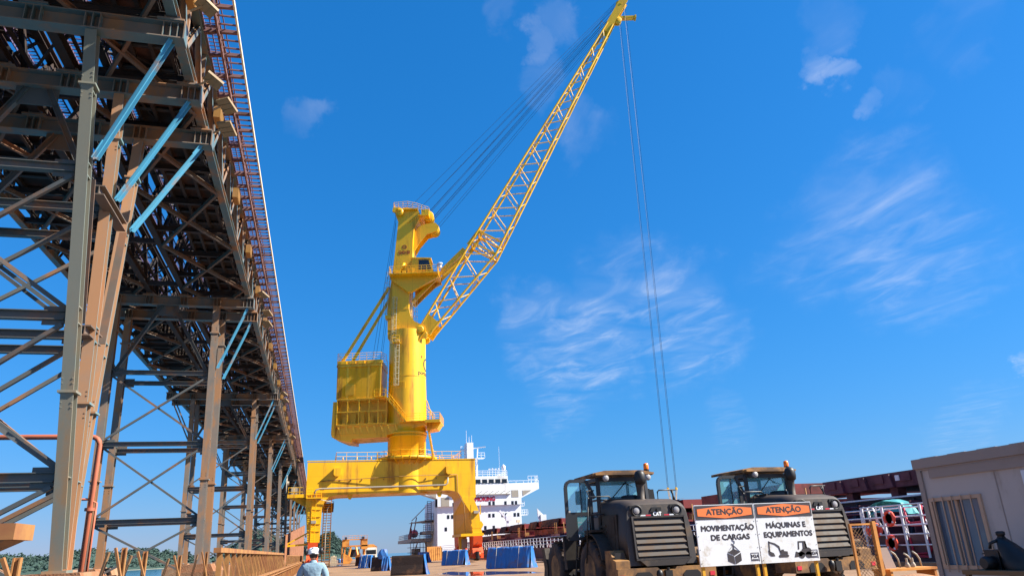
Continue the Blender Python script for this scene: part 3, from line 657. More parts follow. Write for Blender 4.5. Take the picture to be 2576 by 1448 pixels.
b.build('bars', M_fence, f2)
w1 = thing('kick_wall', 'knee high rusty ochre steel plate wall with ribs under the railing', 'wall', (fx+.25, 24, 0))
b = MB(); b.box(-.04, .04, 0, 120, 0, .92); b.box(-.1, .1, 0, 120, .921, 1.0); b.build('plate', M_fence, w1)
b = MB()
for i in range(80): b.box(.041, .1, i*1.5, i*1.5+.06, 0, .92)
b.path([(.16, 0, .82)]+[(.16, k*2.0, .82) for k in range(1, 60)], .03, 5); b.build('ribs', M_fence, w1)
# nearer, open stretch of the fence: raking stanchions and stored steel
GST = 'leaning steel stanchions on the quay edge'
for i, (y_, hgt_, lean, lab) in enumerate(((7.4, 1.72, .9, 'leaning yellow stanchion nearest the left edge of the photo'), (11.1, 1.84, .55, 'yellow double stanchion left of the concrete footing gap'), (12.4, 1.80, .7, 'stanchion with a dark raking leg between the footings'), (15.4, 1.75, .6, 'pair of crossed yellow stanchions right of the middle footing'), (18.9, 1.83, .5, 'stanchion with raking struts just before the guard fence rail'))):
    s_ = thing('stanchion', lab, 'stanchion', (fx, y_, 0), 0, GST)
    b = MB(); b.ibeam((0, 0, 0), (0, .05, hgt_), 0.06, 0.06, 0.012, 0.01, (1, 0, 0)); b.build('post', M_fence, s_)
    b = MB(); b.beam((-.1, 0, hgt_), (lean*.8, -.1, 0), 0.035, 0.03); b.build('strut', M_fence, s_)
    b = MB(); b.beam((-.2, .1, hgt_-.05), (-.2-lean*.7, .2, 0), 0.045, 0.03); b.beam((.05, .1, .9), (-.6, .3, 0.0), 0.04, 0.03); b.build('dark_strut', M_fenced, s_)
ob = thing('box_beam_end', 'bright ochre steel box beam end jutting in at the lower left', 'beam', (-2.62, 7.3, 0))
b = MB(); b.box(-1.6, .16, -.15, .3, 1.86, 1.99); b.build('box', M_fence, ob)
b = MB(); b.hexa([(-1.2, -.1, 1.76), (-.1, -.1, 1.76), (-.1, .25, 1.76), (-1.2, .25, 1.76)], [(-1.6, -.14, 1.858), (.1, -.14, 1.858), (.1, .29, 1.858), (-1.6, .29, 1.858)]); b.build('haunch', M_fenced, ob)
b = MB(); b.box(-.9, -.7, 0, .2, 0, 1.76); b.build('post', M_fenced, ob)
# ================================================================== PORTAL CRANE
CB = (12.86, 116.0, 0.0); BO = radians(-15)
cr = thing('portal_crane', 'huge yellow portal harbour crane with lattice boom raised to the right, straddling the quay', 'crane', CB)
def cp_(mb, name, m, par=None, **k): return mb.build(name, m, par or cr, off=CB, **k)      # world coordinates
def cu_(mb, name, m, par=None, **k): return mb.build(name, m, par or cr, rot=BO, **k)       # slewing frame: x along the boom, y away, z up
# --- portal
YF, YB = 113.1, 120.6
pf = MB(); pf.prism([(-2.1, 10.6), (-2.1, 14.75), (23.2, 14.85), (23.2, 9.2), (21.0, 9.2), (20.6, 9.75), (20.0, 10.1), (19.0, 10.3), (2.4, 10.0), (1.2, 9.75), (.6, 9.2), (.3, 8.4), (-2.05, 8.4)], YF, YB)
pf.lathe([(3.25, 10.06), (3.25, 14.9)], (CB[0], CB[1], 0), 'z', 40)
pf.box(-2.16, 23.26, YF-.06, YF+.4, 14.86, 15.0)
portal = cp_(pf, 'portal_frame', M_yel)
def rounded_box(x0, x1, z0, z1, d):
    b = MB(); b.prism([(x0, z0), (x0+.25, z0-.28), (x1-.25, z0-.28), (x1, z0), (x1, z1), (x0, z1)], YF-d, YF-.002); return b
for x in (1.7, 18.5): cp_(rounded_box(x, x+1.0, 12.9, 13.8, .75), 'bracket_box', M_yel, portal)
for x in (4.2, 17.6): 
    b = MB(); b.prism([(x-.35, 10.15), (x+.35, 10.15), (x+.35, 9.7), (x+.15, 9.35), (x-.15, 9.35), (x-.35, 9.7)], YF+.3, YF+.5); cp_(b, 'lifting_lug', M_yel, portal)
b = MB(); b.path([(-.9, YF-.35, 9.6), (-.9, YF-.35, 10.4), (-.7, YF-.35, 10.75), (-.2, YF-.35, 10.9), (18.4, YF-.35, 11.05), (18.75, YF-.35, 11.3), (18.8, YF-.3, 12.2)], .13, 8)
b.path([(-.9, YF-.35, 9.6), (1.6, YF-.2, 9.0), (1.0, YF-.2, 8.0), (.9, YF-.2, 4.0), (.9, YF-.2, .4)], .07, 6); cp_(b, 'cable_pipe', M_kgrey, portal)
b = MB(); b.path([(-.2, YF-.1, 12.0), (2.0, YF-.1, 12.1), (12, YF-.62, 12.45), (20.2, YF-.1, 12.6), (20.3, YF-.1, 12.5), (20.35, YF-.1, 10.0), (21.3, YF-.2, 8.0), (21.4, YF-.2, 4)], .06, 6)
for k in range(12): b.box(1.0+k*1.6, 1.12+k*1.6, YF-.12, YF-.001, 12.0, 12.2)
cp_(b, 'conduit', M_cable, portal)
# left leg
b = MB(); b.hexa([(-1.6, YF, 3.5), (.1, YF, 3.5), (.1, YF+1.6, 3.5), (-1.6, YF+1.6, 3.5)], [(-2.05, YF, 8.39), (.28, YF, 8.39), (.28, YF+2, 8.39), (-2.05, YF+2, 8.39)])
b.hexa([(-1.6, YB-1.6, 3.5), (.1, YB-1.6, 3.5), (.1, YB, 3.5), (-1.6, YB, 3.5)], [(-2.05, YB-2.2, 8.39), (.28, YB-2.2, 8.39), (.28, YB, 8.39), (-2.05, YB, 8.39)])
for z in (4.4, 8.1): b.box(-1.95, -1.75, YF+.2, YF+.5, z-.15, z+.15)
lg = cp_(b, 'leg', M_yel)
b = MB(); b.ladder((-.9, YF-.25, 3.6), (-.9, YF-.25, 9.6), (1, 0, 0), .55, .3, .03)
for k in range(4): b.box(-1.6, .1, YF-.1, YF-.002, 5.0+k*1.0, 5.06+k*1.0)
cp_(b, 'leg_ladder', M_yel2, lg)
b = MB(); b.box(-1.2, -.5, YF-.35, YF-.003, 6.1, 6.5); cp_(b, 'junction_box', M_kgrey, lg)
# right leg: outward kicked box
b = MB(); b.hexa([(21.0, YF-.1, 8.9), (22.85, YF-.1, 8.9), (22.85, YB, 8.9), (21.0, YB, 8.9)], [(20.95, YF-.1, 9.21), (23.2, YF-.1, 9.21), (23.2, YB, 9.21), (20.95, YB, 9.21)])
b.hexa([(22.3, YF-.1, 6.9), (23.6, YF-.1, 7.1), (22.9, YB, 7.1), (20.9, YB, 6.9)], [(21.0, YF-.1, 8.899), (22.85, YF-.1, 8.899), (22.85, YB, 8.899), (21.0, YB, 8.899)])
b.hexa([(22.55, YF-.1, 3.9), (24.0, YF-.1, 3.9), (22.7, YB, 3.9), (20.9, YB, 3.9)], [(22.3, YF-.1, 6.899), (23.6, YF-.1, 7.099), (22.9, YB, 7.099), (20.9, YB, 6.899)])
b.prism([(22.3, 5.1), (22.55, 4.6), (24.0, 4.6), (24.25, 5.1), (23.95, 5.6), (22.6, 5.6)], YF-.12, YF+.3)
for x in (22.35, 23.75): b.prism([(x, 6.6), (x+.16, 6.6), (x+.12, 8.1), (x+.04, 8.1)], YF-.14, YF+.1)
rg = cp_(b, 'leg', M_yel)
b = MB(); b.box(22.75, 23.5, YF-.45, YF-.101, 6.75, 7.15); cp_(b, 'junction_box', M_kgrey, rg)
b = MB(); b.box(20.7, 24.2, YF-.3, YB, 3.5, 3.89); cp_(b, 'sill_beam', M_yel, rg)
# bogies
def bogie(x, y0, y1, m, front):
    b = MB(); b.prism([(y0, 3.49), (y1, 3.49), (y1-.2, 2.3), ((y0+y1)/2+.4, 1.5), ((y0+y1)/2-.4, 1.5), (y0+.2, 2.3)], x-.7, x+.7, 'x')
    for s_ in (-1, 1):
        c = (y0+y1)/2+s_*(y1-y0)*.27; b.prism([(c-.75, .35), (c+.75, .35), (c+.75, 1.0), (c+.3, 1.9), (c-.3, 1.9), (c-.75, 1.0)], x-.8, x+.8, 'x')
    o = cp_(b, 'bogie', m)
    b = MB()
    for s_ in (-1, 1):
        for e in (-.42, .42):
            c = (y0+y1)/2+s_*(y1-y0)*.27+e; b.lathe([(.36, -.12), (.42, -.1), (.42, .1), (.36, .12)], (x, c, .45), 'x', 18)
    cp_(b, 'wheels', M_blk, o)
    b = MB()
    for s_ in (-1, 1): b.tube((x-.9, (y0+y1)/2+s_*1.1, 1.1), (x-.55, (y0+y1)/2+s_*1.1, 1.1), .25, n=12); b.box(x-1.0, x-.5, (y0+y1)/2+s_*1.1-.2, (y0+y1)/2+s_*1.1+.2, .6, .85)
    b.lathe([(.12, 0), (.3, .05), (.3, .35), (.12, .4)], (x, y0-.6, .9), 'y', 14); b.box(x-.35, x+.35, y0-.3, y0+.1, .5, 1.4); cp_(b, 'drive', m, o)
bogie(-.8, YF-.4, YF+3.0, M_org, True); bogie(-.8, YB-3.0, YB+.4, M_org, False); bogie(23.2, YF-.8, YF+2.6, M_org, True); bogie(21.8, YB-3.0, YB+.4, M_org, False)
b = MB(); b.prism([(21.0, 3.5), (22.2, 3.5), (22.0, 1.6), (21.85, .9), (21.8, .1), (21.3, .1), (21.25, .9), (21.1, 1.6)], YF+3.2, YF+3.9); b.box(21.2, 21.9, YF+2.9, YF+4.2, .01, .12); cp_(b, 'stow_anchor', M_yel)
b = MB(); b.box(21.4, 22.2, YF+2.5, YF+3.1, 1.8, 3.2); b.box(21.5, 22.0, YF+2.4, YF+2.49, 2.0, 3.0); cp_(b, 'control_cabinet', M_kgrey)
b = MB()
for k in range(7): b.beam((22.0+.15*k, YF-1.0, .4+.3*(k % 2)), (22.2+.15*k, YF-1.0, 1.6), .04, .04)
b.box(21.9, 24.5, YF-1.3, YF-1.25, .25, .3); b.box(21.9, 24.5, YF-1.3, YF-1.25, 1.0, 1.05); b.tube((23.0, YF-1.2, .3), (23.0, YF-1.2, 1.3), .3, n=12); cp_(b, 'cable_reel', M_blk)
# side platform on the left
b = MB(); b.box(-4.7, -2.11, YF+.2, YF+3.2, 9.75, 9.95); b.box(-4.72, -2.1, YF+.12, YF+.199, 9.75, 10.25); b.prism([(-2.1, 9.74), (-4.4, 9.74), (-2.1, 8.5)], YF+1.4, YF+1.6)
pl = cp_(b, 'side_platform', M_yel)
b = MB(); b.rail([(-2.2, YF+.2, 9.95), (-4.65, YF+.2, 9.95), (-4.65, YF+3.1, 9.95)], 1.25, .035, .8, 2); b.rail([(-2.0, YF-.4, 9.7), (.1, YF-.4, 9.7)], 1.3, .035, .7, 3); b.box(-2.0, .2, YF-.7, YF-.05, 9.55, 9.69); cp_(b, 'handrail', M_yel2, pl)
b = MB(); b.box(-4.3, -2.7, YF+.5, YF+1.2, 9.951, 11.3); b.box(-4.2, -2.8, YF+.45, YF+.499, 10.1, 11.2); cp_(b, 'electrical_cabinet', M_kgrey, pl)
b = MB(); b.lathe([(1.35, 0), (1.5, .05), (1.5, .1), (1.35, .12)], (-5.0, YF+1.0, 11.9), 'x', 28); b.tube((-5.2, YF+1, 11.9), (-4.6, YF+1, 11.9), .3, n=12); cp_(b, 'cable_drum', M_kgrey, pl)
b = MB(); b.beam((-4.9, YF+.6, 3.15), (-1.6, YF+.6, 3.3), .3, .25); b.beam((-4.6, YF+.6, 3.3), (-1.7, YF+.6, 4.8), .25, .2); cp_(b, 'outrigger_arm', M_yel2, lg)
# access ladder at the left, behind the leg
b = MB(); b.ladder((1.1, 119.4, .1), (1.1, 119.4, 10.2), (1, 0, 0), 1.15, .38, .05); b.box(.3, 2.0, 119.6, 121, 8.3, 8.42)
la = cp_(b, 'access_ladder', M_yel2)
b = MB(); b.box(.3, 2.0, 119.5, 121, 8.0, 9.3); b.rail([(.3, 119.4, 8.42), (2.0, 119.4, 8.42), (2.0, 121, 8.42)], 1.1, .03, .6); cp_(b, 'ladder_platform', M_fenced, la)
# deck rail and ring platform
b = MB(); b.rail([(2.0, YF+.1, 15.0), (9.6, YF+.1, 15.0)], 1.15, .035, 1.5); b.rail([(16.5, YF+.1, 15.0), (21.0, YF+.1, 15.0), (21.0, YB, 15.0)], 1.15, .035, 1.5); b.rail([(2.0, YF+.1, 15.0), (2.0, YB, 15.0), (21, YB, 15)], 1.15, .035, 1.6)
for k in range(9): b.path([(3+k*2.1, YF+.6, 15.05), (3.0+k*2.1, YF+.6, 15.5)], .08, 6)
cp_(b, 'handrail', M_yel2, portal)
b = MB(); rp = 4.7
b.lathe([(3.1, 15.02), (rp, 15.02), (rp, 15.45), (rp-.05, 15.45), (rp-.05, 15.1), (3.1, 15.1)], (CB[0], CB[1], 0), 'z', 40)
for k in range(24):
    a = 2*pi*k/24; b.beam((CB[0]+3.2*cos(a), CB[1]+3.2*sin(a), 14.4), (CB[0]+(rp-.1)*cos(a), CB[1]+(rp-.1)*sin(a), 15.0), .08, .2); b.beam((CB[0]+(rp+.02)*cos(a), CB[1]+(rp+.02)*sin(a), 15.0), (CB[0]+(rp+.02)*cos(a), CB[1]+(rp+.02)*sin(a), 15.47), .08, .05)
rgp = cp_(b, 'ring_platform', M_yel)
b = MB(); b.rail([(CB[0]+(rp-.05)*cos(2*pi*k/20), CB[1]+(rp-.05)*sin(2*pi*k/20), 15.1) for k in range(20)], 1.2, .035, 1.6, closed=True); cp_(b, 'handrail', M_yel2, rgp)
# --- slewing part (local frame)
b = MB(); b.lathe([(3.0, 14.9), (3.0, 18.6), (3.12, 18.62), (3.12, 18.8), (3.0, 18.82), (3.0, 19.0), (3.2, 19.05), (3.2, 19.4), (3.0, 19.42), (3.0, 20.4)], (0, 0, 0), 'z', 48)
for k in range(48):
    a = 2*pi*k/48; b.tube((3.08*cos(a), 3.08*sin(a), 18.82), (3.08*cos(a), 3.08*sin(a), 18.95), .05, n=6)
cu_(b, 'slewing_column', M_yel)
# turntable deck and counterweight
b = MB(); b.prism([(-10.6, 20.4), (3.4, 20.6), (3.4, 20.2), (-2.6, 18.9), (-10.6, 19.2)], -2.75, 2.75)
for k in range(9): b.beam((-10.2+k*1.1, -2.95, 20.38), (-9.9+k*1.1, -2.80, 19.3), .1, .3)
b.box(-10.75, 3.5, -2.95, 2.95, 20.4, 20.62)
tt = cu_(b, 'turntable', M_yel)
b = MB(); b.prism([(-11.3, 24.4), (-11.45, 19.4), (-11.3, 18.9), (-9.8, 18.25), (-8.2, 18.0), (-8.2, 18.5), (-2.7, 18.6), (-2.7, 18.95), (-10.7, 19.3), (-10.7, 24.4)], -2.7, 2.7); cu_(b, 'counterweight', M_yel)
# lower machinery deck with screened sides
b = MB(); b.box(-10.6, -3.1, -1.2, 2.9, 20.62, 24.6); b.box(-10.6, -2.8, -2.95, -1.2, 24.45, 24.6); b.box(-10.6, -10.45, -2.9, -1.2, 20.62, 24.45); b.prism([(-3.1, 20.62), (.2, 20.62), (-2.8, 24.6), (-3.1, 24.6)], -1.2, 2.9)
for k in range(5): b.box(-9.9+k*1.4, -9.2+k*1.4, -2.2, -1.25, 20.62, 22.0+.5*(k % 3))
ldk = cu_(b, 'lower_machinery_deck', M_yel)
b = MB()
for k in range(40): b.box(-10.5+k*.19, -10.46+k*.19, -2.93, -2.9, 20.7, 24.5)
cu_(b, 'screen_bars', M_yel, ldk)
b = MB()
for x in (-10.65, -9.0, -7.2, -5.6, -4.2, -2.9):
    b.box(x, x+.14, -3.02, -2.901, 20.62, 24.7)
for z in (20.63, 22.6, 24.62): b.box(-10.65, -2.8, -3.05, -2.902, z, z+.14)
b.beam((-2.75, -2.98, 24.6), (.2, -2.98, 20.7), .1, .14); cu_(b, 'screen_frame', M_yel2, ldk)
# machinery house, corrugated
b = MB(); n = 88; x0, x1 = -10.8, -3.8; vs = []; zt, zb = 29.9, 24.75
pts = []
for i in range(n+1):
    x = x0+(x1-x0)*i/n; flat = (i < 3 or 18 < i < 23 or 60 < i < 65 or i > 85); pts.append((x, -2.80-(0.1 if flat else (.10 if i % 2 else .02))))
ring = pts+[(x1, 2.82), (x0, 2.82)]
b.loft([[(x, y_, zb) for x, y_ in ring], [(x, y_, zt) for x, y_ in ring]], True, False)
b.box(x0-.1, x1+.1, -3.0, 2.9, 29.91, 30.2); b.box(x0-.05, x1+.05, -2.95, 2.9, 30.2, 30.95)
for k in range(5): b.box(x0+.5+k*1.45, x0+1.5+k*1.45, -3.12, -2.951, 30.35, 30.8)
mh = cu_(b, 'machinery_house', M_yel)
b = MB(); b.rail([(x0, -2.9, 30.95), (x1, -2.9, 30.95), (x1+.5, -1.0, 30.95)], 1.2, .035, 1.2, 3); b.rail([(x0, -2.9, 30.95), (x0, 2.8, 30.95), (x1, 2.8, 30.95)], 1.2, .035, 1.4, 3); cu_(b, 'handrail', M_yel2, mh)
b = MB()
for k in range(10): b.box(-9.3, -8.0, -3.0, -2.93, 25.4+k*.16, 25.46+k*.16)
b.box(-9.4, -7.9, -2.96, -2.9, 25.3, 27.05); cu_(b, 'louvre', M_yel2, mh)
b = MB(); b.box(x1+.01, x1+.08, -2.0, -1.0, 24.9, 27.0); b.box(x1+.081, x1+.1, -1.8, -1.2, 26.0, 26.7); cu_(b, 'house_door', M_yel2, mh)
# stair on the near side
b = MB(); p0, p1 = Vector((.35, -3.4, 20.7)), Vector((-2.9, -3.4, 24.85))
for y_ in (-3.75, -3.1): b.beam((p0.x, y_, p0.z), (p1.x, y_, p1.z), .08, .25)
for k in range(16):
    c = p0.lerp(p1, (k+.5)/16); b.box(c.x-.15, c.x+.15, -3.7, -3.15, c.z-.02, c.z+.03)
b.box(-4.6, -2.9, -3.8, -3.05, 24.72, 24.84)
sta = cu_(b, 'stair', M_yel)
b = MB()
for y_ in (-3.78, -3.07):
    for h_ in (.55, 1.1): b.tube((p0.x, y_, p0.z+h_), (p1.x, y_, p1.z+h_), .035, n=5)
    for k in range(6):
        c = p0.lerp(p1, k/5); b.tube((c.x, y_, c.z), (c.x, y_, c.z+1.1), .035, n=5)
b.rail([(-2.9, -3.8, 24.85), (-4.6, -3.8, 24.85)], 1.1, .035, .8); b.rail([(-2.8, -3.0, 26.0), (0.2, -3.3, 26.0)], 1.1, .03, .8); cu_(b, 'stair_handrail', M_yel2, sta)
# boom-side platform at slew level
b = MB(); b.box(-.6, 5.6, -3.6, 2.5, 20.63, 20.75); b.prism([(3.4, 20.6), (5.6, 20.6), (5.0, 19.7), (3.4, 19.5)], -1.6, 1.6); b.box(3.3, 5.65, -3.65, -3.4, 20.4, 20.85); sp = cu_(b, 'slew_platform', M_yel)
b = MB(); b.rail([(-.5, -3.6, 20.75), (5.6, -3.6, 20.75), (5.6, 2.4, 20.75)], 1.15, .035, 1.0, 3); b.rail([(3.2, -1.5, 22.4), (4.6, -1.5, 20.8)], 1.1, .03, .5); cu_(b, 'handrail', M_yel2, sp)
b = MB()
for y_ in (-2.2, -1.0): b.beam((3.6, y_, 19.8), (4.4, y_, 15.1), .12, .2)
for k in range(14): b.box(3.6+k*.057-.12, 3.6+k*.057+.2, -2.2, -1.0, 19.5-k*.33, 19.55-k*.33)
cu_(b, 'slew_stair', M_yel2, sp)
b = MB(); b.box(3.5, 3.6, 1, 1.1, 20.7, 23); b.beam((3.2, 0, 24.5), (4.4, 0, 20.8), .5, .1); cu_(b, 'upper_stair', M_yel2, sp)
# mast: round lower part, box upper part
b = MB(); b.lathe([(3.15, 20.62), (3.1, 24.0), (3.0, 28.0), (3.0, 28.05), (2.98, 33.6), (2.95, 36.0)], (0, 0, 0), 'z', 48)
for z in (25.2, 28.1): b.lathe([(3.03, z), (3.06, z+.03), (3.03, z+.06)], (0, 0, 0), 'z', 48)
mast = cu_(b, 'mast', M_yel)
# upper mast, outline in the slewing plane, broad side plates
up_out = [(-2.95, 34.6), (-3.1, 39.5), (-2.75, 43.0), (-2.25, 46.5), (-1.85, 51.0), (-1.45, 55.6), (-1.75, 56.6), (-1.85, 57.8), (-.2, 58.3), (1.9, 57.9), (2.3, 57.0), (2.1, 55.9), (1.25, 54.0), (1.1, 52.0), (1.0, 47.0), (.55, 43.0), (.45, 39.8), (.75, 38.3), (1.5, 37.3), (2.4, 36.9), (3.1, 36.4), (3.25, 35.6), (2.9, 34.9), (2.5, 34.2), (1.9, 33.6), (.6, 33.4)]
b = MB(); b.prism(up_out, -2.05, 2.05); um = cu_(b, 'upper_mast', M_yel, mast)
b = MB()
for z in (39.55, 36.05): b.box(-2.9, .4, -2.09, -2.051, z, z+.08)
b.prism([(1.9, 33.6), (3.25, 35.6), (3.25, 35.75), (1.75, 33.7)], -2.2, -2.051); b.lathe([(.5, -2.35), (.62, -2.3), (.62, -2.06)], (2.35, 0, 35.9), 'y', 20); b.lathe([(.25, -2.4), (.25, -2.3)], (2.35, 0, 35.9), 'y', 16)
for k in range(3): b.beam((.0+k*.35, -2.08, 55.2+k*.15), (1.4+k*.2, -2.08, 56.1+k*.12), .12, .12)
cu_(b, 'mast_trim', M_yel2, um)
# head platform, sheaves
b = MB(); b.box(-2.2, 2.0, -2.6, 2.4, 57.6, 57.75); b.box(2.0, 3.9, -2.5, 2.3, 56.4, 56.55); b.box(2.6, 3.9, -2.5, -1.2, 56.55, 57.5); b.lathe([(.3, -2.7), (.7, -2.7), (.7, -2.3)], (-1.2, 0, 57.2), 'y', 14); b.prism([(-2.4, 57.3), (-1.2, 56.9), (-.6, 57.5), (-1.0, 58.0), (-2.3, 58.0)], -2.7, -2.2)
hp = cu_(b, 'head_platform', M_yel, mast)
b = MB(); b.rail([(-2.2, 2.3, 57.75), (-2.2, -2.55, 57.75), (.2, -2.55, 57.9), (2.0, -2.55, 57.4), (3.9, -2.45, 56.6), (3.9, 2.3, 56.6)], 1.25, .035, .8, 3); cu_(b, 'handrail', M_yel2, hp)
def sheave(c, r, ys, nm, par, frame=MB):
    b = MB()
    for y_ in ys: b.lathe([(r*.2, y_-.16), (r*.95, y_-.16), (r, y_-.13), (r*.9, y_-.02), (r*.9, y_+.02), (r, y_+.13), (r*.95, y_+.16), (r*.2, y_+.16)], (c[0], 0, c[1]), 'y', 28)
    b.tube((c[0], min(ys)-.4, c[1]), (c[0], max(ys)+.4, c[1]), .22, n=12); return cu_(b, nm, M_yel2, par)
sheave((3.6, 57.0), .95, (-.7, -.2, .3, .8), 'sheave', mast)
b = MB()
for y_ in (-1.15, .95): b.prism([(1.0, 52.3), (1.1, 53.6), (1.9, 54.9), (3.4, 55.35), (4.9, 55.5), (5.5, 54.8), (5.2, 53.9), (3.4, 53.4), (2.1, 51.8), (1.2, 50.2)], y_, y_+.2)
cu_(b, 'sheave_arm', M_yel, mast); sheave((4.6, 54.4), .95, (-.6, 0, .6), 'sheave', mast)
# operator cab and its platform
b = MB(); b.prism([(-2.5, 45.0), (5.4, 45.0), (5.4, 44.75), (1.0, 42.3), (.4, 42.3), (-2.5, 44.6)], -2.8, -2.06); b.box(-2.6, 5.6, -4.3, -2.06, 45.0, 45.15); b.box(1.0, 5.6, -2.06, 2.2, 45.0, 45.15); b.prism([(5.4, 44.99), (1.0, 42.4), (1.0, 44.99)], 1.6, 2.0)
op = cu_(b, 'cab_platform', M_yel, mast)
b = MB(); b.rail([(-2.5, -2.2, 45.15), (-2.5, -4.25, 45.15), (5.5, -4.25, 45.15), (5.5, 2.1, 45.15)], 1.2, .035, .9, 3); cu_(b, 'handrail', M_yel2, op)
b = MB(); b.prism([(1.1, 45.15), (4.9, 45.15), (4.75, 45.6), (4.15, 47.75), (1.1, 48.0)], -3.4, -.6); b.prism([(.9, 48.0), (4.4, 47.78), (4.4, 47.95), (.9, 48.2)], -3.55, -.45)
oc = cu_(b, 'operator_cab', M_yel, mast)
b = MB(); b.prism([(2.3, 45.9), (4.45, 45.9), (3.95, 47.6), (2.3, 47.7)], -3.46, -3.401); b.hexa([(4.75, -3.2, 45.75), (4.78, -3.2, 45.75), (4.78, -.8, 45.75), (4.75, -.8, 45.75)], [(4.27, -3.2, 47.5), (4.3, -3.2, 47.5), (4.3, -.8, 47.5), (4.27, -.8, 47.5)]); cu_(b, 'window', M_glassd, oc)
b = MB(); b.lathe([(.3, 45.9), (.35, 46.1), (.3, 46.5), (.45, 46.5), (.45, 46.7), (.1, 46.75)], (5.9, -3.9, 0), 'z', 16); cu_(b, 'radar_dome', M_rwhite, op)
b = MB(); b.box(-1.6, -.8, -3.8, -3.2, 45.15, 46.0); b.box(-.4, .1, -3.9, -3.4, 45.15, 45.7); b.path([(-1.3, -2.6, 45.2), (-1.0, -2.6, 46.3), (-.5, -2.5, 47.0), (-.3, -2.3, 47.6)], .25, 8); b.box(.4, .8, -3.2, -2.8, 45.15, 46.4); cu_(b, 'deck_equipment', M_yel2, op)
# caged ladders
for nm, p, q, wd, out in (('caged_ladder', (-1.2, -3.2, 26.5), (-1.15, -3.1, 33.9), (1, 0, 0), (0, -1, 0)), ('caged_ladder', (-1.9, -2.5, 33.5), (-1.75, -2.3, 41.5), (1, 0, 0), (0, -1, 0)), ('caged_ladder', (-3.2, -1.8, 39.0), (-2.7, -1.8, 46.2), (0, 1, 0), (-1, 0, 0)), ('caged_ladder', (1.05, -1.0, 37.6), (.95, -1.0, 44.8), (0, 1, 0), (1, 0, 0))):
    b = MB(); b.ladder(p, q, wd, .55, .38, .027, True, out); cu_(b, nm, M_lwhite, mast)
b = MB(); b.box(-1.9, -.7, -3.9, -3.0, 33.4, 33.5); b.rail([(-1.9, -3.9, 33.5), (-.7, -3.9, 33.5)], 1.1, .03, .6); b.prism([(-3.4, 38.0), (-2.4, 38.0), (-2.4, 38.5), (-3.4, 38.6)], -2.3, -1.0); cu_(b, 'ladder_landing', M_yel2, mast)
# backstays
for y_ in (-2.2, 2.2):
    b = MB(); b.beam((-10.2, y_, 31.0), (-2.9, y_*.8, 43.6), .32, .45); cu_(b, 'backstay', M_yel, cr)
# boom
BD = Vector((.506, 0, .862)).normalized(); BN = Vector((-.862, 0, .506)).normalized(); BP = Vector((3.25, 0, 35.95))
def bp_(s_, t_, v): q = BP+BD*s_+BN*t_; return Vector((q.x, v, q.z))
SEC = [(0.3, 1.05, -1.0, 1.75), (17.2, 1.0, -3.85, 1.75), (44, .55, -2.35, 1.35), (70.5, 0.25, -.85, .75)]
def sec(s_):
    for a, c in zip(SEC, SEC[1:]):
        if s_ <= c[0] or c is SEC[-1]:
            k = (s_-a[0])/(c[0]-a[0]); return [a[i]+(c[i]-a[i])*k for i in (1, 2, 3)]
ch = MB()
for a, c in zip(SEC, SEC[1:]):
    for top in (1, 2):
        for sd in (-1, 1): ch.tube(bp_(a[0], a[top], sd*a[3]), bp_(c[0], c[top], sd*c[3]), .19, n=8)
boom = cu_(ch, 'boom', M_yel)
lt_ = MB(); S = [.6]+[2.4+2.45*k for k in range(28)]; S = [s_ for s_ in S if s_ < 70]
for k in range(len(S)-1):
    a, c = S[k], S[k+1]; ta, ba, wa = sec(a); tc_, bc, wc = sec(c)
    for sd in (-1, 1):
        if k % 2 == 0: lt_.tube(bp_(a, ta, sd*wa), bp_(c, bc, sd*wc), .085, n=6, caps=False)
        else: lt_.tube(bp_(a, ba, sd*wa), bp_(c, tc_, sd*wc), .085, n=6, caps=False)
    for idx, (ua, uc) in enumerate(((ta, tc_), (ba, bc))):
        if k % 2 == idx: lt_.tube(bp_(a, ua, -wa), bp_(a, ua, wa), .075, n=6, caps=False)
        s1, s2 = (-1, 1) if k % 2 else (1, -1); lt_.tube(bp_(a, ua, s1*wa), bp_(c, uc, s2*wc), .06, n=5, caps=False)
cu_(lt_, 'boom_lacing', M_yel, boom)
b = MB()
t_, b_, w_ = sec(17.2)
for s_, tt_, bb_ in ((17.2, t_, b_), (19.6, sec(19.6)[0], sec(19.6)[1])):
    b.beam(bp_(s_, tt_, -w_), bp_(s_, bb_, -w_), .2, .25); b.beam(bp_(s_, tt_, w_), bp_(s_, bb_, w_), .2, .25); b.beam(bp_(s_, tt_, -w_), bp_(s_, bb_, w_), .15, .15); b.beam(bp_(s_, bb_, -w_), bp_(s_, tt_, w_), .15, .15); b.beam(bp_(s_, tt_, -w_), bp_(s_, tt_, w_), .25, .25); b.beam(bp_(s_, bb_, -w_), bp_(s_, bb_, w_), .2, .2)
for sd in (-1, 1): b.hexa([bp_(16.5, .7, sd*1.75-.06), bp_(16.5, .7, sd*1.75+.06), bp_(16.5, 1.5, sd*1.75+.06), bp_(16.5, 1.5, sd*1.75-.06)], [bp_(20, .6, sd*1.7-.06), bp_(20, .6, sd*1.7+.06), bp_(20, 1.1, sd*1.7+.06), bp_(20, 1.1, sd*1.7-.06)])
cu_(b, 'boom_knee_frame', M_yel, boom)
b = MB()
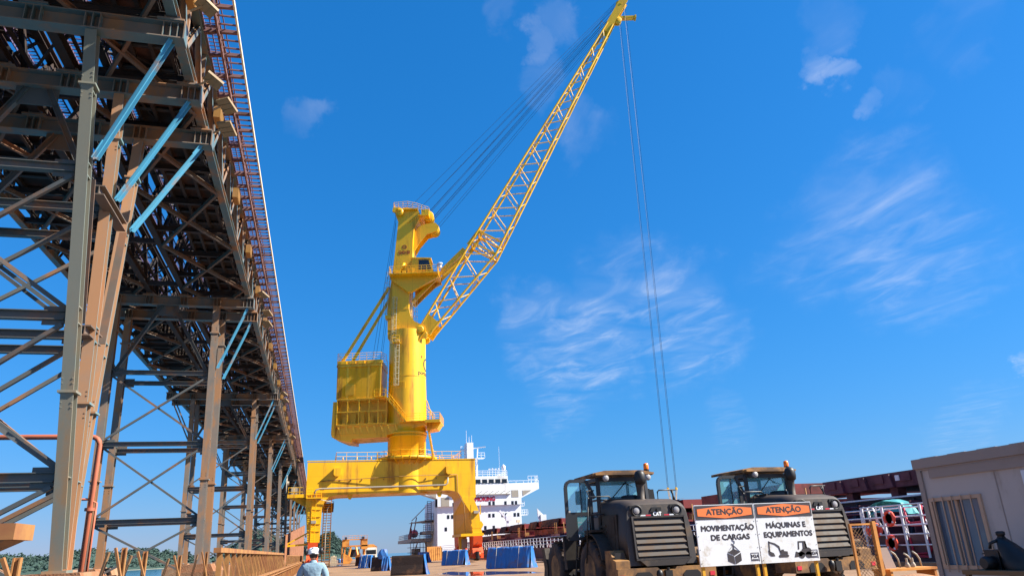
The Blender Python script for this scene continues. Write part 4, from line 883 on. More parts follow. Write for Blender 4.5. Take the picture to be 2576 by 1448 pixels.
for sd in (-1, 1):
    b.hexa([bp_(-.5, -1.15, sd*1.75-.14), bp_(-.5, -1.15, sd*1.75+.14), bp_(-.3, 1.1, sd*1.75+.14), bp_(-.3, 1.1, sd*1.75-.14)], [bp_(2.0, -1.3, sd*1.75-.14), bp_(2.0, -1.3, sd*1.75+.14), bp_(2.6, 1.1, sd*1.75+.14), bp_(2.6, 1.1, sd*1.75-.14)])
    b.lathe([(.55, sd*1.75-.3), (.6, sd*1.75-.25), (.6, sd*1.75+.25), (.55, sd*1.75+.3)], (BP.x-.3, 0, BP.z-.9), 'y', 18)
    b.lathe([(.35, sd*1.75-.34), (.35, sd*1.75+.34)], (BP.x-.75, 0, BP.z+.4), 'y', 16)
cu_(b, 'boom_foot', M_yel, boom)
b = MB()
for sd in (-1, 1): b.hexa([bp_(68.5, -.95, sd*.75-.08), bp_(68.5, -.95, sd*.75+.08), bp_(68.5, .4, sd*.75+.08), bp_(68.5, .4, sd*.75-.08)], [bp_(77.2, -1.0, sd*.65-.08), bp_(77.2, -1.0, sd*.65+.08), bp_(77.4, .6, sd*.65+.08), bp_(77.4, .6, sd*.65-.08)])
b.beam(bp_(71.5, -.3, -.7), bp_(71.5, -.3, .7), 1.0, 1.2); b.beam(bp_(74, .1, -.7), bp_(74, .1, .7), .3, .5)
b.box(40.7, 44.3, -.5, -.22, 98.1, 98.5); b.box(40.7, 44.3, .22, .5, 98.1, 98.5); b.box(44.2, 44.5, -.6, .6, 98.0, 98.6)
b.tube(bp_(70, .3, -.5), bp_(70.5, 1.6, -.5), .04, n=5); b.tube(bp_(66, .3, -.5), bp_(70.5, 1.6, -.5), .04, n=5); cu_(b, 'boom_head', M_yel, boom)
sheave((41.75, 101.3), 1.0, (-.4, .15), 'head_sheave', boom); sheave((40.7, 97.6), .85, (-.4, .15), 'head_sheave', boom)
# luffing struts
for y_ in (-1.0, 1.0):
    b = MB(); b.beam((.9, y_, 41.0), (9.7, y_*1.4, 49.9), .42, .6); b.beam((6.0, y_*1.25, 46.3), (9.9, y_*1.4, 50.1), .5, .75); cu_(b, 'luffing_strut', M_yel, boom)
# ropes
RT = .028
for k, (a, c) in enumerate((((3.9, -.7, 57.9), bp_(76, .6, -.5)), ((3.9, -.2, 57.9), bp_(75.6, .6, -.2)), ((4.5, .3, 57.4), bp_(74.5, .5, .1)), ((4.5, .8, 57.2), bp_(73.6, .4, .3)), ((4.4, -.6, 56.6), bp_(72.6, .4, -.3)), ((4.3, .0, 56.3), bp_(71.4, .4, .2)), ((5.2, -.5, 55.1), bp_(69.5, .3, -.3)), ((5.2, .5, 55.0), bp_(69.0, .3, .4)), ((1.2, .6, 58.4), bp_(76.2, .6, .4)), ((2.8, 1.0, 57.9), bp_(75.0, .5, .5)), ((2.2, -1.2, 58.3), bp_(76.5, .7, -.4)), ((.5, -1.4, 58.6), bp_(76.8, .8, -.4)))):
    b = MB(); b.tube(a, c, RT, n=5); cu_(b, 'luffing_rope', M_rope)
for a, c in (((-2.1, -1.0, 57.3), (-5.6, -1.2, 30.9)), ((-2.1, -.3, 57.2), (-5.2, -.6, 30.9)), ((-2.3, .6, 56.6), (-4.7, .8, 30.9)), ((-2.0, 1.2, 56.0), (-4.6, 1.4, 30.9))):
    b = MB(); b.tube(a, c, RT, n=5); cu_(b, 'winch_rope', M_rope)
for x, y_, zt in ((41.1, -.45, 97.4), (41.45, .1, 97.4), (42.35, -.5, 101.0), (42.75, .15, 101.0)):
    b = MB(); b.tube((x-.05, y_, zt), (x-.9, y_*1.8, 9.2), RT, n=5); cu_(b, 'hoist_rope', M_rope)
b = MB(); 
for x, y_ in ((40.2, -.8), (40.55, .2), (41.45, -.9), (41.85, .27)): b.tube((x, y_, 9.25), (x, y_, 8.9), .1, n=8); b.tube((x, y_, 8.9), (41.0+(x-41.0)*.6, 0, 7.3), .04, n=5)
b.box(40.4, 41.7, -.3, .3, 5.6, 7.3); b.lathe([(.5, -.35), (.55, -.3), (.55, .3), (.5, .35)], (41.05, 0, 6.5), 'y', 18)
b.path([(41.05, 0, 5.6), (41.05, 0, 5.0), (41.4, 0, 4.7), (41.4, 0, 4.3), (41.05, 0, 4.05), (40.7, 0, 4.3)], .12, 8); cu_(b, 'hook_block', M_yel2)
# lettering
PM = plane_mat((-.38, -2.075, 49.7), (1, 0, 0), (0.06, 0, 1))
cu_(text_mb('GHD150', .9, PM, .03, fit=1.9), 'lettering', M_redtx, um)
b = MB(); cx, cz, r = -.3, 50.75, .46
hexo = [(cx+r*cos(radians(a)), cz+r*.85*sin(radians(a))) for a in (35, 90, 145, 215, 270, 325)]; hexi = [(cx+r*.62*cos(radians(a)), cz+r*.5*sin(radians(a))) for a in (35, 90, 145, 215, 270, 325)]
for i in range(5): 
    q = [hexo[i], hexo[i+1], hexi[i+1], hexi[i]]; b.prism(q, -2.075, -2.052)
b.prism([(cx+.03, cz-.08), (cx+.38, cz-.08), (cx+.38, cz+.05), (cx+.03, cz+.05)], -2.075, -2.052); cu_(b, 'emblem', M_redtx, um)
def wrap(z0, a0, r=3.03):
    def f(v): a = a0+v.x/r; rr = r+.01+v.z; return Vector((rr*cos(a), rr*sin(a), z0+v.y))
    return f
A0 = radians(-36)
cu_(text_mb('P', .8, None, .02, 'LEFT', .01, 1, wrap(31.3, A0)), 'lettering', M_redtx, mast)
cu_(text_mb('portos', 1.05, None, .0, 'LEFT', .01, 1, wrap(28.75, radians(-47))), 'lettering', M_darktx, mast)
b = MB(); f = wrap(30.3, radians(-4)); n = 24; R0 = 1.05; vs = []
for i in range(n+1):
    a = radians(60+i*(240/n)); wd = .12+.22*sin(pi*i/n)
    vs += [f(Vector((R0*cos(a), R0*sin(a), 0))), f(Vector(((R0-wd)*cos(a), (R0-wd)*sin(a), 0)))]
b.add(vs, [(2*i, 2*i+2, 2*i+3, 2*i+1) for i in range(n)]); cu_(b, 'emblem', M_darktx, mast)
# ================================================================== BULK CARRIER
SB = (38.0, 120.0, 0.0)
sh = thing('bulk_carrier', 'moored bulk carrier with white deckhouse, maroon hatch covers and dark hull behind the crane', 'ship', SB)
def sp_(mb, name, m, par=None, **k): return mb.build(name, m, par or sh, off=SB, **k)
HX0, HX1 = 26.7, 49.3
b = MB(); b.prism([(HX0, 10), (HX0, 222), (HX0+2.5, 228), (HX1-2.5, 228), (HX1, 222), (HX1, 10), (HX1-4, -15), (38, -30), (HX0+4, -15)], -4.0, 1.40, 'z'); b.prism([(HX0-.03, 12), (HX0-.03, 221), (HX0, 221), (HX0, 12)], 1.1, 1.46, 'z'); hull = sp_(b, 'hull', M_hull)
b = MB(); b.box(HX0+.5, HX1-.5, 12, 178, 1.401, 1.41); sp_(b, 'main_deck', M_mar, hull)
b = MB(); b.rail([(HX0+.15, 12, 1.46), (HX0+.15, 176, 1.46)], 1.15, .035, 1.5, 3, 4)
for k in range(55):
    y_ = 14+k*3; b.beam((HX0+.15, y_, 2.3), (HX0+.6, y_, 1.46), .06, .04)
sp_(b, 'deck_railing', M_rwhite, hull)
# cargo hatches
for y0, y1, zt, raised in ((27.5, 43.6, 4.85, True), (48.0, 60.5, 5.15, False), (64, 78, 5.15, False), (82, 97, 5.2, False), (101, 117, 5.2, False), (121, 137, 5.2, False), (141, 157, 5.2, False)):
    b = MB(); b.box(33.3, 43, y0+.4, y1-.4, 1.42, 3.4 if raised else 4.0)
    for k in range(int((y1-y0)/1.6)): b.prism([(32.5, 1.42), (33.29, 1.42), (33.29, 3.3), (33.15, 3.3)], y0+.6+k*1.6, y0+.7+k*1.6)
    co_ = sp_(b, 'hatch_coaming', M_navy if raised else M_mar)
    b = MB(); b.box(32.9, 43.4, y0, y1, zt-(.85 if raised else .75), zt)
    if raised:
        for k in range(7): 
            y_ = y0+.7+k*2.2; b.prism([(y_, zt-.84), (y_+.5, zt-.84), (y_+.3, zt-.1), (y_+.2, zt-.1)], 32.7, 32.899, 'x')
            b.box(32.82, 32.899, y_+.9, y_+1.8, zt-.55, zt-.1)
        for k in range(4): b.box(33.4, 34.0, y0+2+k*4, y0+2.6+k*4, 3.4, zt-.86)
    else:
        for k in range(int((y1-y0)/2.2)): b.box(32.8, 32.899, y0+.5+k*2.2, y0+.62+k*2.2, zt-.74, zt-.02)
    sp_(b, 'hatch_cover', M_marp if raised else M_mar, co_)
    if not raised and y0 > 60:
        for q0, q1 in ((y0+.3, y0+(y1-y0)*.55), (y0+(y1-y0)*.72, y1-.2)):
            rnd = random.Random(int(q0*7)); n = int((q1-q0)/.35); g = []
            for k in range(n+1):
                y_ = q0+(q1-q0)*k/n; o_ = (.16 if k % 2 else .04)+rnd.uniform(0, .06); g.append([(33.3, y_, zt+.1+rnd.uniform(-.04, .06)), (32.7-o_*.3, y_, zt+.05), (32.55-o_, y_, zt-.5), (32.5-o_*1.5, y_, zt-1.0+rnd.uniform(-.2, .15))])
            d = MB(); d.loft(g, False, False, False); sp_(d, 'dust_cover', M_cover, co_)
    if raised:
        d = MB(); d.box(32.75, 32.819, y0+3, y0+3.3, zt-.5, zt-.2); d.box(32.75, 32.819, y0+9, y0+9.3, zt-.5, zt-.2); d.box(33, 42, y0+.5, y1-.5, 3.41, 3.5); sp_(d, 'cover_fittings', M_rwhite, co_)
for k, y_ in enumerate((45.5, 62, 80, 99, 119, 139, 159)):
    d = MB(); d.box(32.4, 33.0, y_-.3, y_+.3, 3.3, 3.8); d.path([(32.2, y_-.9, 1.42), (32.2, y_-.9, 4.6)], .05, 6); d.ladder((31.6, y_+.9, 1.42), (31.6, y_+.9, 4.6), (0, 1, 0), .8, .35, .05); sp_(d, 'deck_fitting', M_fence)
for y_ in (74, 98, 125):
    d = MB(); d.tube((32.9, y_, 1.4), (32.9, y_, 5.6), .06, n=6); d.box(32.6, 33.2, y_-.2, y_+.2, 5.6, 6.0); sp_(d, 'deck_lamp', M_railw)
# upper-deck lines under the hatches
d = MB()
for z, x in ((2.2, 31.0), (2.6, 31.4), (3.0, 31.8)): d.tube((x, 14, z), (x, 176, z), .07, n=6)
for k in range(80): d.box(30.9, 31.9, 14+k*2.0, 14.08+k*2.0, 1.42, 3.1)
sp_(d, 'deck_pipes', M_marp)
# deckhouse
AY = 180
b = MB(); b.box(27.35, 48.3, AY, AY+22, 1.42, 13.4); b.box(29.8, 45.1, AY-.3, AY+14, 13.4, 18.55); b.prism([(27.35, 11.6), (27.35, 13.4), (22.9, 14.9), (22.9, 16.2), (29.8, 16.6), (45.1, 16.7), (53.0, 16.75), (53.0, 15.2), (48.3, 13.1), (48.3, 11.6)], AY-.6, AY+3.2)
dh = sp_(b, 'deckhouse', M_white)
# openings under the wings, window band
b = MB(); b.box(28.2, 30.2, AY-.64, AY-.601, 11.6, 13.7); b.box(45.8, 47.6, AY-.64, AY-.601, 13.3, 15.0); b.prism([(48.6, 13.7), (48.6, 14.9), (51.0, 14.9), (48.8, 13.6)], AY-.64, AY-.601); b.prism([(24.7, 14.6), (27.0, 14.6), (27.0, 13.5)], AY-.64, AY-.601); sp_(b, 'wing_openings', M_kgrey, dh)
for k in range(9):
    x = 29.9+k*1.68; b = MB(); b.box(x+.12, x+1.42, AY-.68, AY-.602, 16.72 if k < 1 else 16.75, 17.75); sp_(b, 'bridge_window', M_win, dh)
b = MB()
for k in range(11): b.prism([(30+k*1.45, 14.2), (31.2+k*1.45, 14.9), (31.0+k*1.45, 14.95), (29.9+k*1.45, 14.3)], AY-.63, AY-.602)
b.box(30, 45.5, AY-1.0, AY-.602, 14.05, 14.2); sp_(b, 'bridge_front_brackets', M_kgrey, dh)
WINS = [(z, x) for z, xs in ((12.0, (31.3, 32.3, 40.2, 41.2, 44.2, 46.0, 46.9)), (9.2, (30.0, 31.0, 34.5, 40.2, 41.2, 43.5, 44.4, 46.6, 47.5)), (6.4, (29.4, 36.5, 39.1, 41.2, 46.9))) for x in xs]
for z, x in WINS:
    yo = AY-.6 if z > 11 else AY; b = MB(); b.box(x-.24, x+.24, yo-.06, yo-.005, z-.38, z+.38); b.box(x-.29, x+.29, yo-.03, yo-.002, z-.44, z+.44); sp_(b, 'cabin_window', M_win, dh)
PMs = plane_mat((37.6, AY-.64, 13.05), (1, 0, 0), (0, 0, 1))
sp_(text_mb('NO SMOKING', 1.45, PMs, .09, extrude=.02, fit=7.9), 'lettering', M_nosmk, dh)
b = MB(); b.rail([(30, AY-.1, 18.55), (45, AY-.1, 18.55), (45, AY+12, 18.55)], 1.3, .05, 1.2, 3, 4); b.rail([(45.2, AY-.4, 16.75), (53, AY-.4, 16.75)], .5, .05, 2, 1, 4); b.rail([(50.3, AY-.4, 16.75), (52.9, AY-.4, 16.75), (52.9, AY+2, 16.75)], 1.6, .05, .9, 2, 4); b.rail([(48.3, AY+.5, 9.2), (50.1, AY+.5, 9.2)], 1.1, .05, .5, 2, 4); b.box(48.3, 50, AY+.4, AY+3, 9.0, 9.2); b.box(48.3, 49.3, AY+.4, AY+2, 11.2, 11.3); b.rail([(48.3, AY+.4, 11.3), (49.3, AY+.4, 11.3)], 1.1, .05, .5, 2, 4)
sp_(b, 'deckhouse_railing', M_rwhite, dh)
b = MB(); b.box(31, 37.5, AY+3, AY+8, 18.56, 20.2); b.lathe([(.6, 20.2), (.6, 20.7), (0, 21.2)], (34.5, AY+4, 0), 'z', 12); sp_(b, 'top_house', M_navy, dh)
b = MB(); b.box(35.7, 37.4, AY+4, AY+7, 18.55, 27.4)
for z in (27.4,): 
    for k, hh in enumerate((3.2, 1.6, 2.0)): b.tube((35.8+k*.7, AY+5, z), (35.8+k*.7, AY+5, z+hh), .06, n=5)
b.ladder((34.8, AY+5, 19), (34.8, AY+5, 26.5), (1, 0, 0), 1.0, .6, .07); 
for z in (20.5, 23, 25.5): b.box(34.1, 35.7, AY+4.8, AY+5.2, z, z+.15)
sp_(b, 'main_mast', M_rwhite, dh)
b = MB(); b.tube((38.2, AY+5, 18.5), (38.5, AY+5, 23.5), .25, n=8); b.tube((38.5, AY+5, 23.5), (38.7, AY+5, 26), .14, n=8); b.beam((36.4, AY+5, 25.9), (40.6, AY+4, 26.3), .3, .22); b.box(38.2, 40.3, AY+4, AY+6, 23.4, 23.6); b.rail([(38.4, AY+4, 23.6), (40.3, AY+4, 23.6)], 1.2, .05, .8, 2, 4); b.beam((33, AY+4, 22.3), (38.4, AY+5, 21.8), .2, .2); b.rail([(34.5, AY+3.5, 22.0), (38, AY+4, 22.0)], 1.2, .05, .8, 2, 4); b.tube((43.6, AY+2, 18.5), (43.6, AY+2, 26), .04, n=5); b.lathe([(.3, 19.9), (.55, 20.3), (.55, 21), (0, 21.5)], (44.4, AY+1, 0), 'z', 12); b.tube((44.4, AY+1, 18.5), (44.4, AY+1, 20), .12, n=6)
for k in range(4): b.tube((40.6+k*.8, AY+.5, 18.5), (40.6+k*.8, AY+.5, 20.3+.3*(k % 2)), .06, n=5); b.box(40.4+k*.8, 40.9+k*.8, AY+.3, AY+.7, 20.2, 20.4)
sp_(b, 'radar_mast', M_rwhite, dh)
# quay-side wing stairs and platforms, stern deck and lifeboat
b = MB(); b.box(25.2, 27.34, AY+6, AY+12, 8.3, 8.9); b.prism([(21.8, 8.4), (27.3, 8.4), (27.3, 8.75), (24.5, 8.75)], AY+6, AY+12); b.box(24.7, 27.34, AY+6, AY+12, 5.6, 6.3); b.box(22.0, 27.34, AY+8, AY+40, 3.9, 4.7)
b.beam((21.9, AY+6, 8.8), (25.3, AY+6, 12.0), .2, .2); sp_(b, 'side_platforms', M_kgrey, dh)
b = MB(); b.rail([(25.2, AY+6, 8.9), (27.3, AY+6, 8.9)], 1.5, .05, .4, 2, 4); b.rail([(24.8, AY+6, 6.3), (27.3, AY+6, 6.3)], 1.4, .05, .5, 3, 4); b.ladder((26.2, AY+5.5, 6.3), (26.2, AY+5.5, 13.3), (1, 0, 0), 1.0, .45, .06); b.ladder((26, AY+5.5, 3.9), (26, AY+5.5, 6), (1, 0, 0), 1.0, .45, .06); b.rail([(22.1, AY+8, 4.7), (27.3, AY+8, 4.7)], 1.2, .05, 1, 3, 4); b.rail([(22.1, AY+8, 4.7), (22.1, AY+38, 4.7)], 1.2, .05, 1.5, 3, 4); sp_(b, 'side_railing', M_grey2, dh)
b = MB(); rings = []
for k in range(13):
    u = k/12; r = .95*sin(pi*min(max(u, .04), .96))**.6; rings.append([(23.6+r*cos(a), AY+11+u*7, 6.0+r*1.05*sin(a)) for a in [2*pi*j/14 for j in range(14)]])
b.loft(rings); sp_(b, 'lifeboat', M_buoy, dh)
b = MB(); b.beam((22.7, AY+10, 4.7), (23.6, AY+10, 9.8), .22, .22); b.beam((22.5, AY+18, 4.7), (23.4, AY+18, 9.0), .3, .3); b.box(21.9, 22.3, AY+9, AY+14, 4.7, 5.8); b.tube((22.4, AY+12, 4.7), (22.4, AY+12, 7.2), .25, n=8); sp_(b, 'davit', M_mar, dh)
b = MB()
for k in range(6):
    x = 22.3+k*.8; b.box(x, x+.12, AY+12, AY+12.2, .1, 3.9); 
for z in (1.4, 2.6): b.box(22, 27, AY+12, AY+16, z, z+.12)
b.box(23, 25, AY+13, AY+16, .1, 2.4); b.beam((24, AY+8, 4.6), (22.8, AY+9, 1.5), .2, .2); b.beam((25, AY+8, 4.6), (26.4, AY+9, 2.2), .3, .2); sp_(b, 'mooring_gear', M_kgrey, hull)
b = MB(); b.box(43.0, 43.5, AY-6, AY-5.6, 4, 9.2); b.prism([(41.2, 9.8), (43.2, 7.5), (43.4, 7.5), (41.5, 10.2)], AY-6.1, AY-5.5); b.box(42.8, 44.2, AY-6.2, AY-5.4, 7.6, 8.9); b.box(50.0, 50.6, AY-10, AY-9.4, 3, 8.4); b.prism([(49.5, 10), (51.5, 8), (49.7, 7.6)], AY-10, AY-9.6); b.box(50.2, 51.6, AY-10.2, AY-9.2, 7.2, 8.6); sp_(b, 'provision_crane', M_rwhite, hull)
# boarding place near the bow end of the frame: gates, stanchions, covers
bd = thing('boarding_rail', 'white tubular ship railing with pink ladder frames between the rear loader and the cabin', 'railing', (26.35, 27.8, 0))
b = MB(); y0_, y1_ = -1.0, 4.6
for z in (2.72, 2.2, 1.82, 1.42, .95): b.tube((0, y0_, z), (0, y1_, z), .035, n=6)
for y_ in (-.6, .7, 1.9, 3.1, 4.5): b.tube((0, y_, .4), (0, y_, 2.72), .06, n=6); b.beam((0, y_, 1.9), (.5, y_+.2, 1.0), .06, .05)
for k in (3.4, 3.9, 4.3): b.path([(.25, k, 1.4), (.25, k, 2.5), (.25, k+.1, 2.7), (.25, k+.35, 2.75), (.25, k+.45, 2.5), (.25, k+.45, 1.4)], .04, 6)
b.build('rails', M_rwhite, bd)
b = MB()
for z in (2.6, 1.25): b.path([(.3, 2.0, z), (.3, 1.95, z-.6), (.3, 1.8, z-.7), (.3, .95, z-.66), (.3, .85, z-.5), (.3, .9, z+.05)], .05, 6); b.box(.2, .4, 1.0, 1.7, z-.85, z-.75)
b.build('ladder_frame', M_nosmk, bd)
def ring(name, loc, lab, R, r, tilt):
    b = MB(); b.lathe([(R+r*cos(a), r*sin(a)) for a in [2*pi*k/12 for k in range(13)]], (0, 0, 0), 'x', 28)
    o = b.build(name, M_buoy); o.location = loc; o.rotation_euler = tilt; tag(o, lab, 'lifebuoy', 'lifebuoys on the boarding rail')
    d = MB()
    for k in range(4):
        a = 2*pi*k/4+.6; d.box(-r*1.02, r*1.02, R*cos(a)-.045, R*cos(a)+.045, R*sin(a)-.045, R*sin(a)+.045)
    d.build('white_band', M_rwhite, o)
ring('lifebuoy', (26.2, 30.35, 2.15), 'orange lifebuoy hanging highest on the white boarding rail', .30, .075, (0, 0, 0))
ring('lifebuoy', (26.2, 30.5, 1.05), 'orange lifebuoy hanging lowest on the boarding rail, beside the brown steel post', .30, .075, (.3, 0, 0))
ring('lifebuoy', (26.2, 31.5, 1.65), 'orange lifebuoy turned edge-on against the mesh frame', .30, .075, (0, 0, .9))
rnd = random.Random(4); b = MB(); g = []
for i in range(9):
    v = i/8*pi; g.append([(27.4+rnd.uniform(-.05, .05)+.9*sin(a)*0.7, 31.9+1.5*cos(v)*1.0+rnd.uniform(-.06, .06), 2.25+(.75*sin(v)+.1)*max(0.0, sin(a*0.5+.3))+rnd.uniform(-.05, .05)) for a in [pi*j/8 for j in range(9)]])
b.loft(g, False, False, False); o = b.build('tarpaulin_bundle', M_teal); tag(o, 'turquoise tarpaulin draped in folds behind the white boarding rail', 'tarpaulin')
# ================================================================== QUAY FURNITURE
def tarped(name, lab, cat, group, loc, rz, Ln, Dp, Ht, front=M_tarp, seed=1, bulge=0.0):
    """concrete barrier wrapped in a wrinkled sheet; local x along its length"""
    t_ = thing(name, lab, cat, loc, rz, group); rnd = random.Random(seed)
    prof = [(-.5, 0), (-.48, .12), (-.33, .5), (-.22, .9), (-.17, 1.0), (.17, 1.0), (.22, .9), (.33, .5), (.48, .12), (.5, 0)]
    def sheet(x0, x1, flare, sk):
        n = max(4, int((x1-x0)/.055)); g = []; r2 = random.Random(seed+sk)
        ph = [r2.uniform(0, 6) for _ in range(4)]
        for i in range(n+1):
            x = x0+(x1-x0)*i/n; row = []
            for j, (py, pz) in enumerate(prof):
                k = 1-pz; wob = (.05*sin(x*5+ph[0]+pz*2.5)+.07*abs(sin(x*7+ph[1]+pz*1.2+.6*sin(x*2)))+.045*abs(sin(x*13+ph[2]-pz*1.5)))*(.5+.5*sin(x*1.7+ph[3])**2)
                row.append((x+.05*sin(pz*7+x*3+ph[3])*k, py*Dp*1.04+(wob*(1 if py > 0 else -1))*(.4+k), max(0.01, pz*Ht+.02+.03*sin(x*5+ph[1]))))
            g.append(row)
        return g
    c = MB(); c.prism([(py*Dp*.9, pz*Ht*.97+.001) for py, pz in prof], -Ln/2+.02, Ln/2-.02, 'x'); c.build('barrier_block', M_bar, t_)
    if front is M_tarp:
        s_ = MB(); s_.loft(sheet(-Ln/2, Ln/2, 0, 1), False, True, False); s_.build('tarp', M_tarp, t_)
    e = MB(); nz = 8; ny = 9; vs = []; r3 = random.Random(seed+5)
    for i in range(nz+1):
        z = Ht*(i/nz); k = 1-i/nz
        for j in range(ny+1):
            w_ = Dp*(.36+.66*k**1.3); y_ = (-.5+j/ny)*w_; vs.append((Ln/2+.05+.30*k*k*(.6+.4*sin(j*2.1+seed))+.03*sin(j*2.7+z*3)+r3.uniform(-.015, .015), y_, z+.012))
    e.add(vs, [(i*(ny+1)+j, i*(ny+1)+j+1, (i+1)*(ny+1)+j+1, (i+1)*(ny+1)+j) for i in range(nz) for j in range(ny)], True); e.build('tarp_flap', M_tarp, t_)
    if bulge:
        g = MB(); rg_ = []
        for i in range(10):
            u = i/9; r = bulge*(.95 if u < .15 else sin(pi*(.18+.74*u))**.6); rg_.append([(Ln*.12+.1*u+r*cos(a)*(1+.13*sin(3*a+i*.8)+.06*sin(7*a)), r*.75*sin(a)*(1+.14*sin(4*a+i*.6)), Ht-.25+u*(bulge*1.9)+.03*sin(5*a)) for a in [2*pi*j/22 for j in range(22)]])
        g.loft(rg_); g.build('tarp_bundle', M_tarp, t_)
        g = MB(); rows = []
        for i in range(9):
            z = Ht-.1-i*(Ht-.1)/8; rows.append([(Ln*.18+.55*(j/8)*(1+.2*i/8), -Dp*(.2+.34*i/8)-.06-.05*sin(j*1.9+i*.5), max(.015, z)) for j in range(9)])
        g.loft(rows, False, True, False); g.build('tarp_drape', M_tarp, t_)
    if front is M_tarp:
        rp = MB()
        for x in (-Ln*.28, Ln*.25): rp.path([(x, py*Dp*1.12-.1*(1 if py < 0 else -1), max(.02, pz*Ht+.05)) for py, pz in prof], .014, 5)
        rp.build('rope', M_railw, t_)
    return t_
GB = 'barriers wrapped in blue tarpaulin'
tarped('barrier', 'dark brown barrier nearest the camera with blue tarpaulin on its right end', 'barrier', GB, (6.65, 58.6, 0), radians(-22), 2.5, 1.1, 1.45, M_bar, 1)
tarped('barrier', 'brown barrier with a tall blue tarpaulin bundle tied on top', 'barrier', GB, (6.0, 77, 0), radians(-22), 1.7, 1.1, 1.35, M_bar, 2, .48)
tarped('barrier', 'small rounded barrier wholly wrapped in bright blue tarpaulin in the left row', 'barrier', GB, (5.85, 97, 0), radians(-35), 1.45, 1.3, 1.5, M_tarp, 3)
tarped('barrier', 'plain dark barrier farthest along the left row, before the ochre machine', 'barrier', GB, (5.95, 118, 0), radians(-40), .8, .8, 1.3, M_bar, 4)
tarped('barrier', 'longest blue wrapped barrier, on the right beside the front loader', 'barrier', GB, (15.7, 62.6, 0), radians(-42), 4.0, 1.2, 1.66, M_tarp, 5)
tarped('barrier', 'blue wrapped barrier in front of the crane right leg', 'barrier', GB, (15.25, 87, 0), radians(-40), 2.9, 1.2, 1.6, M_tarp, 6)
tarped('barrier', 'blue wrapped barrier half hidden behind the nearest dark one', 'barrier', GB, (15.6, 117, 0), radians(-40), 1.7, 1.1, 1.5, M_tarp, 7)
# hopper machine, truck and stores at the far end
hm = thing('mobile_hopper', 'dusty ochre mobile hopper machine with a big shovel front, standing far down the quay', 'machine', (6.9, 152, 0))
b = MB(); b.box(-2.4, 2.4, 0, 4, 3.1, 3.35); b.box(-2.4, -1.1, 0, 3.5, 3.35, 4.35); b.box(1.2, 2.4, 0, 3.5, 2.6, 4.4); b.box(-2.4, 2.4, -.05, .1, 4.3, 4.5); b.box(-2.5, -2.3, .1, 3, 0.3, 3.1)
for x in (-1.9, 1.9): b.box(x-.12, x+.12, .2, .5, .4, 3.1)
hmb = b.build('hopper_frame', M_mach, hm)
b = MB(); b.prism([(-2.2, .05), (-.9, .05), (-.4, .8), (-.9, 1.3), (-2.2, 2.0)], -1.2, 0.2); b.beam((-1.2, -.6, 1.2), (-.8, .2, 3.0), .3, .3); b.beam((.6, -.6, 1.4), (.2, .2, 3.1), .3, .3); b.hexa([(.3, -1, .3), (1.2, -1.3, .9), (1.2, .2, .9), (.3, .2, .3)], [(.1, -1, 1.2), (1.0, -1.3, 1.9), (1.0, .2, 1.9), (.1, .2, 1.2)]); b.build('shovel_arms', M_mach, hm)
b = MB(); b.rail([(-2.4, 0, 4.4), (2.4, 0, 4.4)], .75, .03, .6, 2); b.build('handrail', M_mach, hm)
b = MB(); b.box(-2.0, -1.55, -.2, .0, 4.5, 4.9); b.box(1.3, 1.75, -.2, 0, 4.5, 4.9); b.box(-1.0, .9, .3, 2, 1.2, 2.6); b.build('dark_boxes', M_navy, hm)
b = MB()
for x in (-1.7, 1.7): b.lathe([(.5, -.3), (.7, -.25), (.7, .25), (.5, .3)], (x, 2, .7), 'x', 18)
b.build('wheels', M_tyre, hm)
tk = thing('dump_truck', 'pale dump truck seen head on beyond the left row of barriers', 'truck', (10.4, 158, 0))
b = MB(); b.hexa([(-1.2, -.3, .5), (1.2, -.3, .5), (1.2, 1.7, .5), (-1.2, 1.7, .5)], [(-1.15, 0, 2.75), (1.15, 0, 2.75), (1.15, 1.7, 2.85), (-1.15, 1.7, 2.85)]); b.box(-1.25, 1.25, -.45, -.1, .35, .9); b.build('cab', M_truck, tk)
b = MB(); b.hexa([(-1.0, -.16, 1.55), (1.0, -.16, 1.55), (1.0, -.1, 1.55), (-1.0, -.1, 1.55)], [(-1.0, -.06, 2.4), (1.0, -.06, 2.4), (1.0, 0.02, 2.4), (-1.0, 0.02, 2.4)]); b.box(-.8, .8, -.33, -.28, .95, 1.35); b.build('windscreen', M_win, tk)
b = MB(); b.prism([(-1.3, 1.0), (1.3, 1.0), (1.35, 3.0), (.6, 3.5), (-.6, 3.5), (-1.35, 3.0)], 1.9, 6.5); b.build('body', M_mach, tk)
b = MB()
for x in (-1.0, 1.0):
    for y_ in (.5, 4, 5.2): b.lathe([(.3, -.15), (.5, -.14), (.5, .14), (.3, .15)], (x, y_, .5), 'x', 16)
b.build('wheels', M_tyre, tk)
tt_ = thing('water_tote', 'pale caged plastic tote beside the crane access ladder', 'tank', (2.9, 150, 0)); b = MB(); b.box(-.55, .55, -.5, .5, .16, 1.5); b.tube((0, 0, 1.5), (0, 0, 1.6), .15, n=10); b.build('tank', M_railw, tt_); b = MB()
for k in range(5): b.box(-.58, .58, -.53, -.501, .3+k*.28, .33+k*.28); b.box(-.56+k*.27, -.53+k*.27, -.55, -.531, .16, 1.5)
b.box(-.6, .6, -.55, .55, 0.01, .15); b.build('cage', M_kgrey, tt_)
